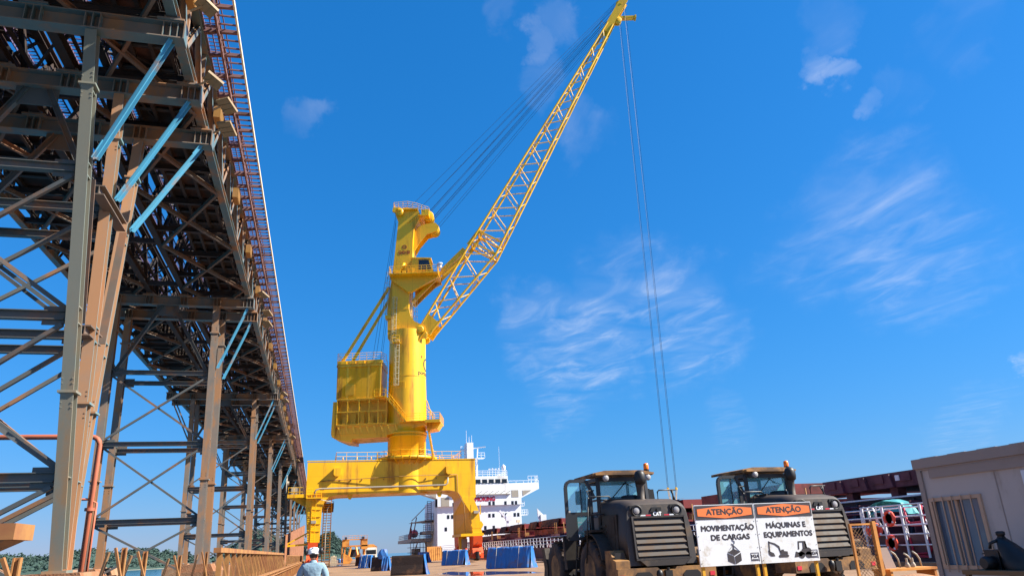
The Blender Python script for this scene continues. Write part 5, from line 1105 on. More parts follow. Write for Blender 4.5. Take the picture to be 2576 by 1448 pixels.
for x, lab in ((4.6, 'left of the two blue drums beside the ochre machine'), (5.3, 'right of the two blue drums beside the ochre machine')):
    b = MB(); b.lathe([(.29, .01), (.3, .05), (.3, .3), (.31, .31), (.3, .33), (.3, .6), (.31, .61), (.3, .63), (.3, .88), (.27, .9)], (0, 0, 0), 'z', 16); o = b.build('drum', M_tarp); o.location = (x, 172, 0); tag(o, lab, 'drum', 'blue drums')
pn = thing('panel_stack', 'upright ochre and pink steel panels leaning by the crane right leg', 'panels', (20.3, 138, 0)); b = MB()
for k in range(7): b.hexa([(-1.2+k*.38, -.2, .0), (-.9+k*.38, -.2, .0), (-.9+k*.38, -.1, 0), (-1.2+k*.38, -.1, 0)], [(-1.2+k*.38, .3, 2.4), (-.9+k*.38, .3, 2.4), (-.9+k*.38, .4, 2.4), (-1.2+k*.38, .4, 2.4)])
b.build('panels', M_mach, pn); b = MB(); b.box(-1.4, 1.6, .45, .6, 0, 2.2); b.box(-1.4, 1.6, .2, .45, 1.0, 1.1); b.build('rack', M_fenced, pn)
# ================================================================== WHEEL LOADERS
def make_loader(lab, loc, rz):
    ld = thing('wheel_loader', lab, 'wheel loader', loc, rz, 'parked wheel loaders')
    # hood: rounded rear shell lofted along its length
    def hoodring(y, wb, wt, zb, zt, r=.32):
        pts = [(-wb, zb), (-wb, (zb+zt)/2)]; 
        for k in range(6): a = pi-k*pi/10; pts.append((-wt+r+r*cos(a), zt-r+r*sin(a)))
        for k in range(6): a = pi/2-k*pi/10; pts.append((wt-r+r*cos(a), zt-r+r*sin(a)))
        pts += [(wb, (zb+zt)/2), (wb, zb)]
        return [(x, y+(.16*((z-zb)/(zt-zb)) if y < .5 else 0), z) for x, z in pts]
    b = MB(); b.loft([hoodring(.06, .98, .90, 1.02, 2.58), hoodring(.16, 1.02, .95, 1.0, 2.66), hoodring(.7, 1.02, .98, 1.0, 2.74), hoodring(2.15, 1.0, .98, 1.1, 2.84)])
    hood = b.build('engine_hood', M_lhood, ld)
    b = MB()
    for s_ in (-1, 1):
        b.box(s_*1.03-.012, s_*1.03+.012, .62, 2.0, 1.1, 2.36); b.box(s_*1.05-.01, s_*1.05+.01, .8, 1.3, 1.2, 1.75); b.box(s_*1.05-.01, s_*1.05+.01, .75, 1.25, 1.85, 2.3)
        for k in range(6): b.box(s_*1.05-.02, s_*1.05+.02, 1.4, 1.95, 1.25+k*.16, 1.32+k*.16)
    b.build('side_panel', M_lside, hood)
    # rear grille
    b = MB()
    def fy(z): return .06+.16*(z-1.02)/1.56
    g0, g1, gw = 1.22, 2.22, .76
    b.hexa([(-gw, fy(g0)-.012, g0), (gw, fy(g0)-.012, g0), (gw, fy(g0)-.002, g0), (-gw, fy(g0)-.002, g0)], [(-gw, fy(g1)-.012, g1), (gw, fy(g1)-.012, g1), (gw, fy(g1)-.002, g1), (-gw, fy(g1)-.002, g1)])
    grl = b.build('grille_recess', M_blk, ld)
    b = MB(); n = 6; 
    for k in range(n):
        za = g0+.03+k*(g1-g0-.03)/n; zb = za+.12; b.hexa([(-gw+.03, fy(za)-.075, za), (gw-.03, fy(za)-.075, za), (gw-.03, fy(za)-.05, za-.015), (-gw+.03, fy(za)-.05, za-.015)], [(-gw+.03, fy(zb)-.03, zb), (gw-.03, fy(zb)-.03, zb), (gw-.03, fy(zb)-.013, zb), (-gw+.03, fy(zb)-.013, zb)])
    b.build('grille_slats', M_lgrille, grl)
    b = MB()
    for s_ in (-1, 1): b.beam((s_*(gw+.02), fy(g0)-.04, g0-.04), (s_*(gw+.02), fy(g1)-.04, g1+.04), .05, .08)
    b.beam((-gw-.04, fy(g1)-.04, g1+.03), (gw+.04, fy(g1)-.04, g1+.03), .07, .05); b.beam((-gw-.04, fy(g0)-.04, g0-.05), (gw+.04, fy(g0)-.04, g0-.05), .07, .05)
    b.prism([(-.72, 1.14), (.72, 1.14), (.55, 1.0), (-.55, 1.0)], -.06, fy(1.0)); b.build('grille_frame', M_lhood, grl)
    for s_ in (-1, 1):
        b = MB(); y_ = fy(2.42); b.lathe([(.15, y_-.03), (.16, y_-.05), (.13, y_-.06), (.12, y_-.02), (.12, y_+.05)], (s_*.6, 0, 2.42), 'y', 20); b.box(s_*.6-.19, s_*.6+.12, y_-.02, y_+.06, 2.44, 2.56); o = b.build('headlight', M_blk, ld)
        b = MB(); b.lathe([(.0, y_-.052), (.06, y_-.05), (.09, y_-.035)], (s_*.6, 0, 2.42), 'y', 16); b.build('lens', M_lens, o)
    b = MB(); b.prism([(-.14, 2.5), (.14, 2.5), (.14, 2.38), (-.2, 2.38)], fy(2.45)-.035, fy(2.45)-.003); b.lathe([(.04, fy(2.42)-.07), (.045, fy(2.42)-.03)], (.02, 0, 2.43), 'y', 10); b.build('camera_port', M_blk, ld)
    PMc = plane_mat((0, fy(2.31)-.028, 2.315), (1, 0, 0), (0, .1, 1)); text_mb('CAT', .15, PMc, .008, fit=.24).build('lettering', M_signw, hood)
    b = MB(); y_ = fy(2.26)-.022; b.add([(.05, y_, 2.25), (-.05, y_, 2.25), (0, y_+.005, 2.3)], [(0, 1, 2)]); b.prism([(-.045, 2.245), (.045, 2.245), (0, 2.29)], y_-.016, y_-.012); b.build('emblem', M_lyel, hood)
    for x0, x1, m in ((-.52, -.36, M_signw), (-.35, -.2, M_red), (.2, .35, M_red), (.36, .5, M_signw)):
        b = MB(); b.box(x0, x1, y_-.01, y_+.0, 2.255, 2.31); b.build('reflector', m, hood)
    # counterweight
    b = MB(); b.prism([(-1.42, .62), (1.42, .62), (1.42, .96), (.28, .96), (.22, .9), (-.22, .9), (-.28, .96), (-1.42, .96)], -.12, .75)
    for s_ in (-1, 1): b.prism([(.0, .961), (.75, .961), (.75, 1.42), (.35, 1.42), (.2, 1.2), (.0, 1.15)], s_*1.21-.2, s_*1.21+.2, 'x')
    cwt = b.build('counterweight', M_lyel, ld)
    b = MB()
    for x0, x1 in ((-.95, -.45), (.45, .95)): b.prism([(x0, .621), (x0, .78), (x0+.08, .86), (x1-.08, .86), (x1, .78), (x1, .621)], -.135, -.121)
    for s_ in (-1, 1): b.box(s_*1.21-.14, s_*1.21+.14, .18, .199, 1.2, 1.36)
    b.lathe([(.03, .62), (.07, .7), (.09, .8), (.07, .88), (0, .92)], (-.3, -.25, 0), 'z', 12); b.box(-.1, .1, -.2, -.121, .62, .88); b.tube((0, -.16, .6), (0, -.16, .95), .04, n=8); b.build('hitch_recess', M_blk, cwt)
    b = MB()
    for s_ in (-1, 1): b.box(s_*1.3-.07, s_*1.3+.07, -.135, -.121, .7, .8)
    b.build('tail_lamp', M_red, cwt)
    # chassis and fenders
    b = MB(); b.box(-.55, .55, .75, 3.4, .55, 1.1); b.box(-.45, .45, 3.4, 5.6, .6, 1.3); b.box(-.9, .9, .75, 2.0, .9, 1.0); b.build('chassis', M_blk, ld)
    for s_ in (-1, 1):
        b = MB(); pr_ = []; 
        for k in range(9): a = pi*(.1+.8*k/8); pr_.append((1.95+1.02*cos(a), .86+1.02*sin(a)))
        pr2 = [(1.95+(q-1.95)*1.05, .86+(z-.86)*1.05) for q, z in pr_]; b.prism(pr_+pr2[::-1], s_*1.02, s_*1.42, 'x')
        b.box(s_*1.2-.22, s_*1.2+.22, 1.6, 3.5, 1.93, 2.0); b.build('fender', M_lside, ld)
        b = MB(); b.hexa([(s_*.95, 3.95, .9), (s_*1.45, 3.95, .9), (s_*1.45, 4.2, .9), (s_*.95, 4.2, .9)], [(s_*.95, 4.15, 1.85), (s_*1.45, 4.15, 1.85), (s_*1.45, 4.3, 1.85), (s_*.95, 4.3, 1.85)]); b.box(s_*1.2-.25, s_*1.2+.25, 4.15, 5.6, 1.851, 1.9); b.build('fender', M_lside, ld)
    for s_ in (-1, 1):
        for y_ in (1.95, 5.25):
            b = MB(); R = .86; b.lathe([(.45, -.3), (.6, -.33), (.78, -.32), (R-.03, -.27), (R, -.2), (R, .2), (R-.03, .27), (.78, .32), (.6, .33), (.45, .3)], (s_*1.13, y_, R), 'x', 40)
            for k in range(22):
                a = 2*pi*k/22
                for q in (-1, 1): b.beam((s_*1.13+q*.29, y_+(R-.005)*cos(a), R+(R-.005)*sin(a)), (s_*1.13+q*.03, y_+(R+.012)*cos(a+.16), R+(R+.012)*sin(a+.16)), .07, .05, (0, cos(a), sin(a)))
            wh = b.build('tyre', M_tyre, ld)
            b = MB(); b.lathe([(.12, .1), (.18, .06), (.3, .02), (.42, .14), (.45, .24), (.46, .31)] if s_ > 0 else [(.46, -.31), (.45, -.24), (.42, -.14), (.3, -.02), (.18, -.06), (.12, -.1)], (s_*1.13, y_, R), 'x', 28); b.build('rim', M_lyel, wh)
    # bucket and arms
    b = MB(); b.prism([(6.1, .15), (7.3, .05), (6.9, .25), (6.45, .5), (6.3, .9), (6.5, 1.5), (6.2, 1.55), (5.95, 1.0), (5.95, .5)], -1.5, 1.5, 'x'); b.build('bucket', M_lside, ld)
    b = MB()
    for s_ in (-.5, .5): b.beam((s_, 4.0, 1.75), (s_, 5.4, 1.3), .16, .35); b.beam((s_, 5.4, 1.3), (s_, 6.1, .5), .16, .3)
    b.build('lift_arm', M_lyel, ld)
    # cab
    CX = -.12
    b = MB()
    for x in (CX-.78, CX+.78):
        b.beam((x, 2.2, 2.3), (x*.97, 2.25, 3.5), .12, .14); b.beam((x, 3.6, 2.0), (x*.97, 3.55, 3.5), .1, .1); b.box(x-.05, x+.05, 2.1, 3.7, 1.95, 2.35); b.beam((x, 2.2, 3.45), (x, 3.6, 3.45), .1, .1)
    b.beam((CX-.78, 2.2, 3.44), (CX+.78, 2.2, 3.44), .1, .12); b.beam((CX-.78, 3.6, 3.44), (CX+.78, 3.6, 3.44), .1, .12); b.box(CX-.83, CX+.83, 2.1, 3.7, 1.7, 1.95); b.beam((CX-.8, 2.2, 2.85), (CX-.8, 2.75, 2.85), .08, .05)
    cb_ = b.build('cab_frame', M_cabin, ld)
    b = MB(); b.prism([(CX-.98, 3.54), (CX-.7, 3.6), (CX+.7, 3.6), (CX+.98, 3.54), (CX+.98, 3.62), (CX+.6, 3.69), (CX-.6, 3.69), (CX-.98, 3.62)], 2.0, 3.75); b.box(CX-.95, CX+.95, 1.86, 2.0, 3.55, 3.61); b.build('cab_roof', M_lyel, cb_)
    b = MB(); b.box(CX-.72, CX+.72, 2.19, 2.2, 2.35, 3.4); b.box(CX-.72, CX+.72, 3.59, 3.6, 2.0, 3.4); b.box(CX+.775, CX+.785, 2.3, 3.5, 2.35, 3.4); b.build('cab_glass', M_lglass, cb_)
    b = MB(); b.box(CX-.3, CX+.25, 2.55, 2.7, 2.35, 2.95); b.box(CX-.3, CX+.3, 2.6, 3.1, 2.2, 2.35); b.lathe([(.22, 0), (.2, .03)], (CX+.0, 3.3, 2.75), 'z', 18); b.tube((CX, 3.45, 2.2), (CX, 3.3, 2.75), .05, n=8); b.prism([(CX+.3, 2.5), (CX+.62, 2.35), (CX+.62, 2.2), (CX+.2, 2.2)], 2.6, 3.2); b.build('seat', M_cabin, cb_)
    b = MB(); b.path([(CX-.35, 2.17, 2.9), (CX+.15, 2.16, 3.38)], .015, 5); b.path([(CX+.1, 2.16, 3.33), (CX+.35, 2.16, 3.2)], .01, 4); b.build('wiper', M_blk, cb_)
    for x in (CX-.62, CX+.75):
        b = MB(); b.lathe([(.02, 1.86), (.09, 1.87), (.1, 1.9), (.06, 2.0)], (x, 0, 3.46), 'y', 14); b.build('work_lamp', M_lens, cb_)
    b = MB(); b.lathe([(.085, 3.62), (.085, 3.72)], (.72, 2.15, 0), 'z', 14); bc = b.build('beacon', M_blk, cb_)
    b = MB(); b.lathe([(.075, 3.721), (.08, 3.74), (.075, 3.88), (.05, 3.9), (0, 3.91)], (.72, 2.15, 0), 'z', 14); b.build('beacon_lens', M_amber, bc)
    # open door on the left
    dx0, dx1 = -1.92, -1.15; y_ = 2.25
    b = MB(); P_ = [(dx1+.12, y_, 2.9), (dx1, y_, 3.2), (dx1-.12, y_, 3.42), (dx0+.15, y_, 3.42), (dx0+.04, y_, 3.36), (dx0, y_, 3.24), (dx0, y_, 1.78), (dx1, y_, 1.78), (dx1, y_, 3.1)]
    for a, c in zip(P_, P_[1:]): b.beam(a, c, .09, .09)
    b.box(dx0, dx1, y_-.02, y_+.02, 2.42, 2.52); b.box(dx0+.45, dx0+.48, y_-.02, y_+.02, 2.5, 3.4); b.box(dx0+.02, dx0+.3, y_-.04, y_+.04, 1.8, 2.42); b.beam((dx1, y_, 3.3), (CX-.78, y_, 3.3), .06, .06); b.beam((dx1, y_, 1.9), (CX-.78, y_, 1.95), .06, .06)
    dr = b.build('door', M_cabin, cb_)
    b = MB(); b.box(dx0+.04, dx1-.04, y_-.004, y_+.004, 1.82, 3.38); b.build('door_glass', M_lglass, dr)
    # exhaust and pre-cleaner
    b = MB(); b.lathe([(.13, 2.6), (.13, 2.78), (.105, 2.8), (.12, 3.15), (.135, 3.2), (.135, 3.35)], (.1, 1.35, 0), 'z', 20); ex = b.build('exhaust_stack', M_lhood, ld)
    b = MB(); b.lathe([(.1, 3.2), (.155, 3.24), (.17, 3.36), (.16, 3.5), (.12, 3.58), (.04, 3.61)], (.1, 1.3, 0), 'z', 20); b.build('exhaust_cap', M_blk, ex)
    b = MB(); b.lathe([(.26, 2.78), (.27, 2.9), (.2, 2.93), (.0, 2.94)], (-.1, 1.7, 0), 'z', 18); b.box(-.75, -.1, 1.5, 2.1, 2.76, 2.84); b.build('air_cleaner', M_blk, ld)
    # handrails, mirrors, ladder
    b = MB(); r = .022
    b.path([(.42, .9, 2.7), (.42, .9, 2.95), (.47, .9, 3.0), (1.0, .9, 3.0)], r); b.path([(.9, .9, 2.7), (.9, .9, 3.0)], r); b.path([(.98, .9, 2.65), (.9, 1.0, 3.0)], r); b.path([(.42, 2.0, 2.8), (.42, 2.0, 3.0)], r)
    b.path([(-1.42, 1.7, 2.0), (-1.42, 1.7, 2.85), (-1.36, 1.7, 2.92), (-.78, 1.7, 2.92), (-.7, 1.7, 2.85), (-.7, 1.7, 2.3)], r); b.path([(-1.42, 1.7, 2.42), (-.7, 1.7, 2.42)], r); b.path([(-1.05, 1.75, 2.0), (-1.05, 1.75, 2.75), (-1.0, 1.75, 2.82), (-.8, 1.8, 2.82)], r); b.path([(-1.5, 2.0, 1.1), (-1.42, 1.7, 2.9)], r); b.path([(-1.3, 1.9, 2.9), (-1.35, 2.0, 3.1), (-1.1, 2.05, 3.12)], r)
    b.build('handrail', M_cabin, ld)
    for x, s_ in ((-1.4, -1), (.92, 1)):
        b = MB(); q = [(x-.11, 2.75), (x+.11, 2.75), (x+.13, 2.85), (x+.11, 3.14), (x-.11, 3.14), (x-.13, 2.85)]; b.prism(q, 2.45, 2.55); b.tube((x, 2.5, 3.14), (CX+s_*.78, 2.9, 3.3), .02, n=6); b.build('mirror', M_blk, ld)
    b = MB(); b.ladder((-1.45, 3.0, .5), (-1.3, 3.0, 1.95), (0, 1, 0), .45, .35, .025); b.build('ladder', M_lside, ld)
    return ld
ld1 = make_loader('front left wheel loader, its rear grille in full view and cab door swung open', (9.02, 19.0, 0), radians(0))
ld2 = dup(ld1, (14.15, 18.9, 0), radians(5), 'right hand wheel loader partly hidden behind the two warning signs')
# ================================================================== WARNING SIGNS
def sign(loc, lab, lines, icon, w_):
    s_ = thing('warning_sign', lab, 'sign', loc, 0, None); H = 1.01; z0 = 1.17; hw = w_/2
    b = MB(); b.box(-hw, hw, -.012, .012, z0, z0+H); b.build('panel', M_signw, s_)
    b = MB(); b.box(-hw+.012, hw-.012, -.0165, -.0125, z0+H*.755, z0+H-.012); b.build('header', M_signd, s_)
    b = MB(); zc = z0+H*.872; hh = H*.105; b.prism([(-hw+.05, zc+hh*.55), (0, zc+hh), (hw-.05, zc+hh*.55), (hw-.05, zc-hh*.55), (0, zc-hh), (-hw+.05, zc-hh*.55)], -.0205, -.017); b.build('hexagon', M_signo, s_)
    PMx = lambda x, z: plane_mat((x, -.0215, z), (1, 0, 0), (0, 0, 1))
    text_mb('ATENÇÃO', .135, PMx(0.0, zc-.0), .0065, extrude=.001, fit=.72).build('lettering', M_signd, s_)
    for (tx, z, sz, x, fw_) in lines:
        M = plane_mat((x, -.0145, z0+z), (1, 0, 0), (0, 0, 1)); text_mb(tx, sz, M, .0065, extrude=.001, fit=fw_).build('lettering', M_signd, s_)
    b = icon(z0); b.build('pictogram', M_signd, s_)
    text_mb('M3A', .075, plane_mat((hw-.105, -.0145, z0+.125), (1, 0, 0), (0, 0, 1)), .0025, extrude=.001).build('lettering', M_signd, s_)
    b = MB(); x0, x1, a, c = hw-.185, hw-.025, z0+.055, z0+.185
    for q in ((x0, x1, a, a+.007), (x0, x1, c-.007, c), (x0, x0+.007, a+.007, c-.007), (x1-.007, x1, a+.007, c-.007)): b.box(q[0], q[1], -.0165, -.0125, q[2], q[3])
    b.box(x0+.02, x1-.02, -.0165, -.0125, a+.018, a+.026); b.build('emblem_box', M_signd, s_)
    b = MB()
    for x in (-hw+.06, hw-.06): b.box(x-.025, x+.025, .013, .06, 0, z0+H-.1)
    for z in (z0+.15, z0+H-.2): b.box(-hw+.03, hw-.03, .061, .09, z, z+.04)
    b.build('posts', M_post, s_)
    b = MB()
    for x in (-hw+.025, hw-.025):
        for k in range(5): b.tube((x, -.0125, z0+.05+k*.22), (x, -.017, z0+.05+k*.22), .006, n=6)
    b.build('rivets', M_signd, s_); return s_
def PD(b, poly): return b.prism(poly, -.0165, -.0125)
def squash(b, z0, k): b.v = [(x, y_, z0+(z-z0)*k) for x, y_, z in b.v]; return b
def icon_crate(z0):
    b = MB(); cx, cz = .08, z0+.15; w_ = .13
    PD(b, [(cx-w_, cz+.045), (cx-.008, cz-.012), (cx-.008, cz-.135), (cx-w_, cz-.08)]); PD(b, [(cx+.008, cz-.012), (cx+w_, cz+.045), (cx+w_, cz-.08), (cx+.008, cz-.135)]); PD(b, [(cx-w_+.01, cz+.06), (cx, cz+.115), (cx+w_-.01, cz+.06), (cx, cz+.003)])
    for x in (-w_, w_, -.02, .02): b.beam((cx+x*.95, -.0145, cz+.06), (cx, -.0145, cz+.18), .004, .006, (0, 1, 0))
    pts = [(cx+.0, cz+.3), (cx, cz+.26), (cx+.035, cz+.235), (cx+.03, cz+.2), (cx, cz+.185), (cx-.03, cz+.2)]
    for a, c in zip(pts, pts[1:]): b.beam((a[0], -.0145, a[1]), (c[0], -.0145, c[1]), .004, .012, (0, 1, 0))
    for s_ in (-1, 1): b.beam((cx+s_*.04, -.0145, cz+.36), (cx+s_*.012, -.0145, cz+.31), .004, .01, (0, 1, 0))
    return b
def icon_plant(z0):
    b = MB(); z = z0
    PD(b, [(-.22, z+.1), (-.05, z+.1), (-.03, z+.125), (-.05, z+.15), (-.22, z+.15), (-.24, z+.125)]); PD(b, [(-.2, z+.155), (-.05, z+.155), (-.05, z+.21), (-.12, z+.22), (-.12, z+.25), (-.165, z+.25), (-.2, z+.2)])
    PD(b, [(-.18, z+.2), (-.2, z+.32), (-.28, z+.38), (-.4, z+.42), (-.41, z+.4), (-.29, z+.35), (-.225, z+.29), (-.2, z+.19)]); PD(b, [(-.405, z+.43), (-.385, z+.415), (-.4, z+.22), (-.42, z+.22)]); PD(b, [(-.43, z+.25), (-.43, z+.17), (-.39, z+.13), (-.31, z+.13), (-.33, z+.19), (-.39, z+.22)])
    cx = .24
    PD(b, [(cx-.16, z+.09), (cx-.02, z+.1), (cx+.02, z+.14), (cx-.12, z+.2)]); PD(b, [(cx-.1, z+.16), (cx+.0, z+.22), (cx+.02, z+.25), (cx+.14, z+.27), (cx+.19, z+.24), (cx+.2, z+.12), (cx+.02, z+.13)])
    PD(b, [(cx-.07, z+.24), (cx-.05, z+.4), (cx+.1, z+.4), (cx+.12, z+.26), (cx+.085, z+.26), (cx+.075, z+.375), (cx-.03, z+.375), (cx-.045, z+.24)]); PD(b, [(cx+.04, z+.38), (cx+.1, z+.38), (cx+.12, z+.25), (cx+.03, z+.25)])
    for x in (cx-.01, cx+.13): b.lathe([(.065, -.0165), (.065, -.0125)], (x, 0, z+.125), 'y', 18)
    return squash(b, z0, .85)
sign((6.935, 12, 0), 'warning sign reading MOVIMENTAÇÃO DE CARGAS over a hanging crate pictogram', [('MOVIMENTAÇÃO', .61, .125, .02, 1.03), ('DE CARGAS', .455, .125, .05, .75)], icon_crate, 1.17)
sign((8.125, 12.0, 0), 'warning sign reading MÁQUINAS E EQUIPAMENTOS over digger and loader pictograms', [('MÁQUINAS E', .62, .125, .0, .8), ('EQUIPAMENTOS', .465, .125, .02, .98)], icon_plant, 1.17)
# ================================================================== SITE CABIN
cbn = thing('site_cabin', 'pale mauve grey site cabin with a barred window at the right edge', 'cabin', (8.55, 9.1, 0))
b = MB()                                                  # long wall lies in the plane x = 0, window opening left out
wy0, wy1, wz0, wz1 = -.97, -.06-.02, 1.08, 2.03
b.box(0, .08, -6, wy0, .16, 2.42); b.box(0, .08, wy1, 0, .16, 2.42); b.box(0, .08, wy0, wy1, .16, wz0); b.box(0, .08, wy0, wy1, wz1, 2.42)
b.box(.08, 2.45, -.08, 0, .16, 2.42); b.box(2.37, 2.45, -6, -.081, .16, 2.42); b.box(.081, 2.37, -6, -5.92, .16, 2.42); b.box(.081, 2.37, -5.92, -.081, .16, .24); b.build('wall', M_wall, cbn)
b = MB(); b.box(-.06, 2.5, -6.1, .05, 2.45, 2.585); b.box(-.03, 2.47, -6.05, .03, 2.421, 2.449); b.box(-.035, -.001, -5.6, -.2, 2.30, 2.42)
for k in range(12): b.box(-.03, 2.45, -5.9+k*.5, -5.6+k*.5, 2.586, 2.594)
rf = b.build('roof', M_wtrim, cbn)
b = MB(); b.box(-.03, .05, -.05, .03, .1, 2.42); b.box(-.03, .05, -6.03, -5.95, .1, 2.42); b.box(-.03, 2.48, -6.03, .03, .02, .159); b.build('corner_frame', M_wtrim, cbn)
b = MB(); t_ = .05
b.box(-.03, .05, wy0, wy1, wz1-t_, wz1); b.box(-.03, .05, wy0, wy1, wz0, wz0+t_); b.box(-.03, .05, wy0, wy0+t_, wz0+t_, wz1-t_); b.box(-.03, .05, wy1-t_, wy1, wz0+t_, wz1-t_); b.box(0, .05, (wy0+wy1)/2-.02, (wy0+wy1)/2+.02, wz0+t_, wz1-t_); b.box(.01, .05, wy1-.32, wy1-.29, wz0+t_, wz1-t_)
wn = b.build('window_frame', M_grill, cbn)
b = MB(); b.box(.04, .045, wy0+t_, wy1-t_, wz0+t_, wz1-t_); b.build('pane', M_pane, wn)
b = MB()
for k in range(5): 
    y_ = wy0+.14+k*.16; b.box(-.055, -.043, y_-.007, y_+.007, wz0-.04, wz1+.01)
b.build('window_bars', M_grill, wn)
b = MB(); b.box(-.03, -.001, -2.5, -1.66, 1.2, 2.26); b.box(-.04, -.031, -2.42, -1.74, 1.3, 2.16); b.build('notice_panel', M_rwhite, cbn)
b = MB()
for y_ in (-1.25, -2.6, -3.8): b.box(-.004, -.001, y_-.008, y_+.008, .17, 2.29)
b.box(-.03, -.002, -.9, -.6, .55, .6); b.build('panel_joints', M_wtrim, cbn)
# dark pump set on a steel stand in front of the cabin
ps = thing('pump_set', 'dark covered pump with a capped neck standing on a steel trestle against the cabin', 'pump', (8.02, 7.5, 0))
b = MB(); b.box(-.3, .45, -.75, .4, 1.07, 1.12)
for x in (-.26, .4):
    for y_ in (-.7, .35): b.box(x-.025, x+.025, y_-.025, y_+.025, 0, 1.07)
b.build('stand', M_fenced, ps)
rnd = random.Random(3); b = MB(); rings = []
for k, (r, z, dy) in enumerate(((.2, 1.121, -.2), (.205, 1.18, -.19), (.185, 1.26, -.15), (.15, 1.34, -.1), (.11, 1.41, -.05), (.07, 1.46, -.01), (.045, 1.475, .0), (.04, 1.50, .0), (.055, 1.51, .0), (.055, 1.545, .0), (.03, 1.555, .0))):
    rings.append([((r*.8+rnd.uniform(-.012, .012))*cos(a), (r+rnd.uniform(-.014, .014))*sin(a)+dy, z) for a in [2*pi*j/18 for j in range(18)]])
b.loft(rings); b.build('pump_body', M_blk, ps)
b = MB(); b.box(-.1, .25, .0, .2, 1.121, 1.34); b.lathe([(.06, -.2), (.075, -.18), (.075, -.05), (.06, -.03)], (-.05, .1, 1.2), 'x', 14)
for k in range(7): b.box(-.1, .25, .201, .215+.02*(k % 2), 1.13+k*.033, 1.145+k*.033)
b.path([(-.1, .1, 1.36), (-.1, .08, 1.42), (-.05, .02, 1.45)], .02, 6); b.build('motor', M_blk, ps)
b = MB(); b.box(-.26, .2, -.5, .2, .62, .98); b.box(-.3, .25, -.6, .3, .56, .6); b.build('tank', M_tarp, ps)
# mesh guard, trolley with hoses and sacks beside loader two
mg = thing('mesh_guard', 'rusty orange steel post with an expanded mesh panel beside the right loader', 'guard', (12.46, 15.0, 0))
b = MB(); b.box(-.045, .045, -.05, .05, 0, 1.84); b.box(-.65, -.6, -.03, .03, 0, 1.8); b.box(-.6, -.046, -.03, .03, 1.76, 1.8); b.box(-.6, -.046, -.03, .03, .5, .54); b.build('frame', M_mach, mg)
b = MB()
for k in range(22):
    z = .2+k*.09
    for s_ in (-1, 1):
        a = Vector((-.6, .0, z)); c = Vector((-.046, 0, z+s_*.55)); 
        if c.z > 1.76: k_ = (1.76-a.z)/(c.z-a.z); c = a.lerp(c, max(0, k_))
        if c.z < .54: k_ = (a.z-.54)/(a.z-c.z); c = a.lerp(c, max(0, k_))
        if .54 < a.z < 1.76 and (c-a).length > .05: b.beam(a, c, .008, .008)
b.build('mesh', M_fenced, mg)
tl = thing('steel_trolley', 'low dusty steel trolley with an upright plate and curved hose ends', 'trolley', (13.15, 15.2, 0))
b = MB(); b.box(-.55, .75, -.3, .3, .74, .79)
for x in (-.5, .7): b.box(x-.03, x+.03, -.28, .28, 0.02, .74)
b.build('deck', M_mach, tl)
b = MB(); b.hexa([(-.45, -.05, .791), (-.15, -.05, .791), (-.15, .0, .791), (-.45, .0, .791)], [(-.5, -.05, 1.25), (-.3, -.05, 1.25), (-.3, 0, 1.25), (-.5, 0, 1.25)]); b.build('upright_plate', M_wtrim, tl)
b = MB()
for x, hh in ((.0, .36), (.35, .3), (.6, .33)): b.path([(x, 0, .8), (x-.02, 0, .8+hh*.5), (x-.08, 0, .8+hh*.8), (x-.18, 0, .8+hh)], .02, 6)
for x in (.12, .28): b.tube((x, -.1, .79), (x, -.1, 1.0), .025, n=6); b.lathe([(.05, .8), (.06, .84), (.03, .9)], (x, -.1, 0), 'z', 10)
b.build('hose_ends', M_kgrey, tl)
sk = MB(); rnd = random.Random(9); rings = []
for k in range(9):
    u = k/8; r = .2*sin(pi*(.1+.8*u))**.5; rings.append([(13.0+1.25*(u-.5)*1.1, 14.7+r*1.2*cos(a)*(1+.08*sin(3*a+k)), .48+r*sin(a)*(1+.06*sin(2*a+k))) for a in [2*pi*j/14 for j in range(14)]])
sk.loft(rings); sk.box(12.5, 13.6, 14.5, 14.95, .005, .3); o = sk.build('sack', M_conc, off=(13.0, 14.7, 0)); o.location = (13.0, 14.7, 0); tag(o, 'dusty tan sack lying on a block in front of the steel trolley', 'sack')
# ================================================================== WORKER
def skin_body(name, nodes, edges, m, parent, root=0, levels=2, sub=None):
    me = bpy.data.meshes.new(name); me.from_pydata([n[0] for n in nodes], edges, []); o = bpy.data.objects.new(name, me); COL.objects.link(o)
    sm = o.modifiers.new('skin', 'SKIN'); sm.use_smooth_shade = True
    for i, n in enumerate(nodes):
        me.skin_vertices[0].data[i].radius = n[1] if isinstance(n[1], tuple) else (n[1], n[1]); me.skin_vertices[0].data[i].use_root = (i == root)
    ss = o.modifiers.new('sub', 'SUBSURF'); ss.levels = levels; ss.render_levels = levels
    dg = bpy.context.evaluated_depsgraph_get(); dg.update(); m2 = bpy.data.meshes.new_from_object(o.evaluated_get(dg)); o.modifiers.clear(); o.data = m2; bpy.data.meshes.remove(me)
    m2.name = name; m2.materials.clear(); m2.materials.append(m); m2.polygons.foreach_set('use_smooth', [True]*len(m2.polygons)); o.parent = parent; return o
pw = thing('person', 'worker seen from behind in a pale blue shirt, white helmet and black ear defenders', 'person', (-.09, 16.5, 0), radians(-4))
nodes = [((0, 0, .93), (.15, .10)), ((0, 0, 1.12), (.15, .10)), ((0, .0, 1.3), (.165, .11)), ((0, -.01, 1.43), (.13, .09)), ((0, -.01, 1.5), (.055, .055)), ((0, .01, 1.56), (.055, .055))]
edges = [(0, 1), (1, 2), (2, 3), (3, 4), (4, 5)]
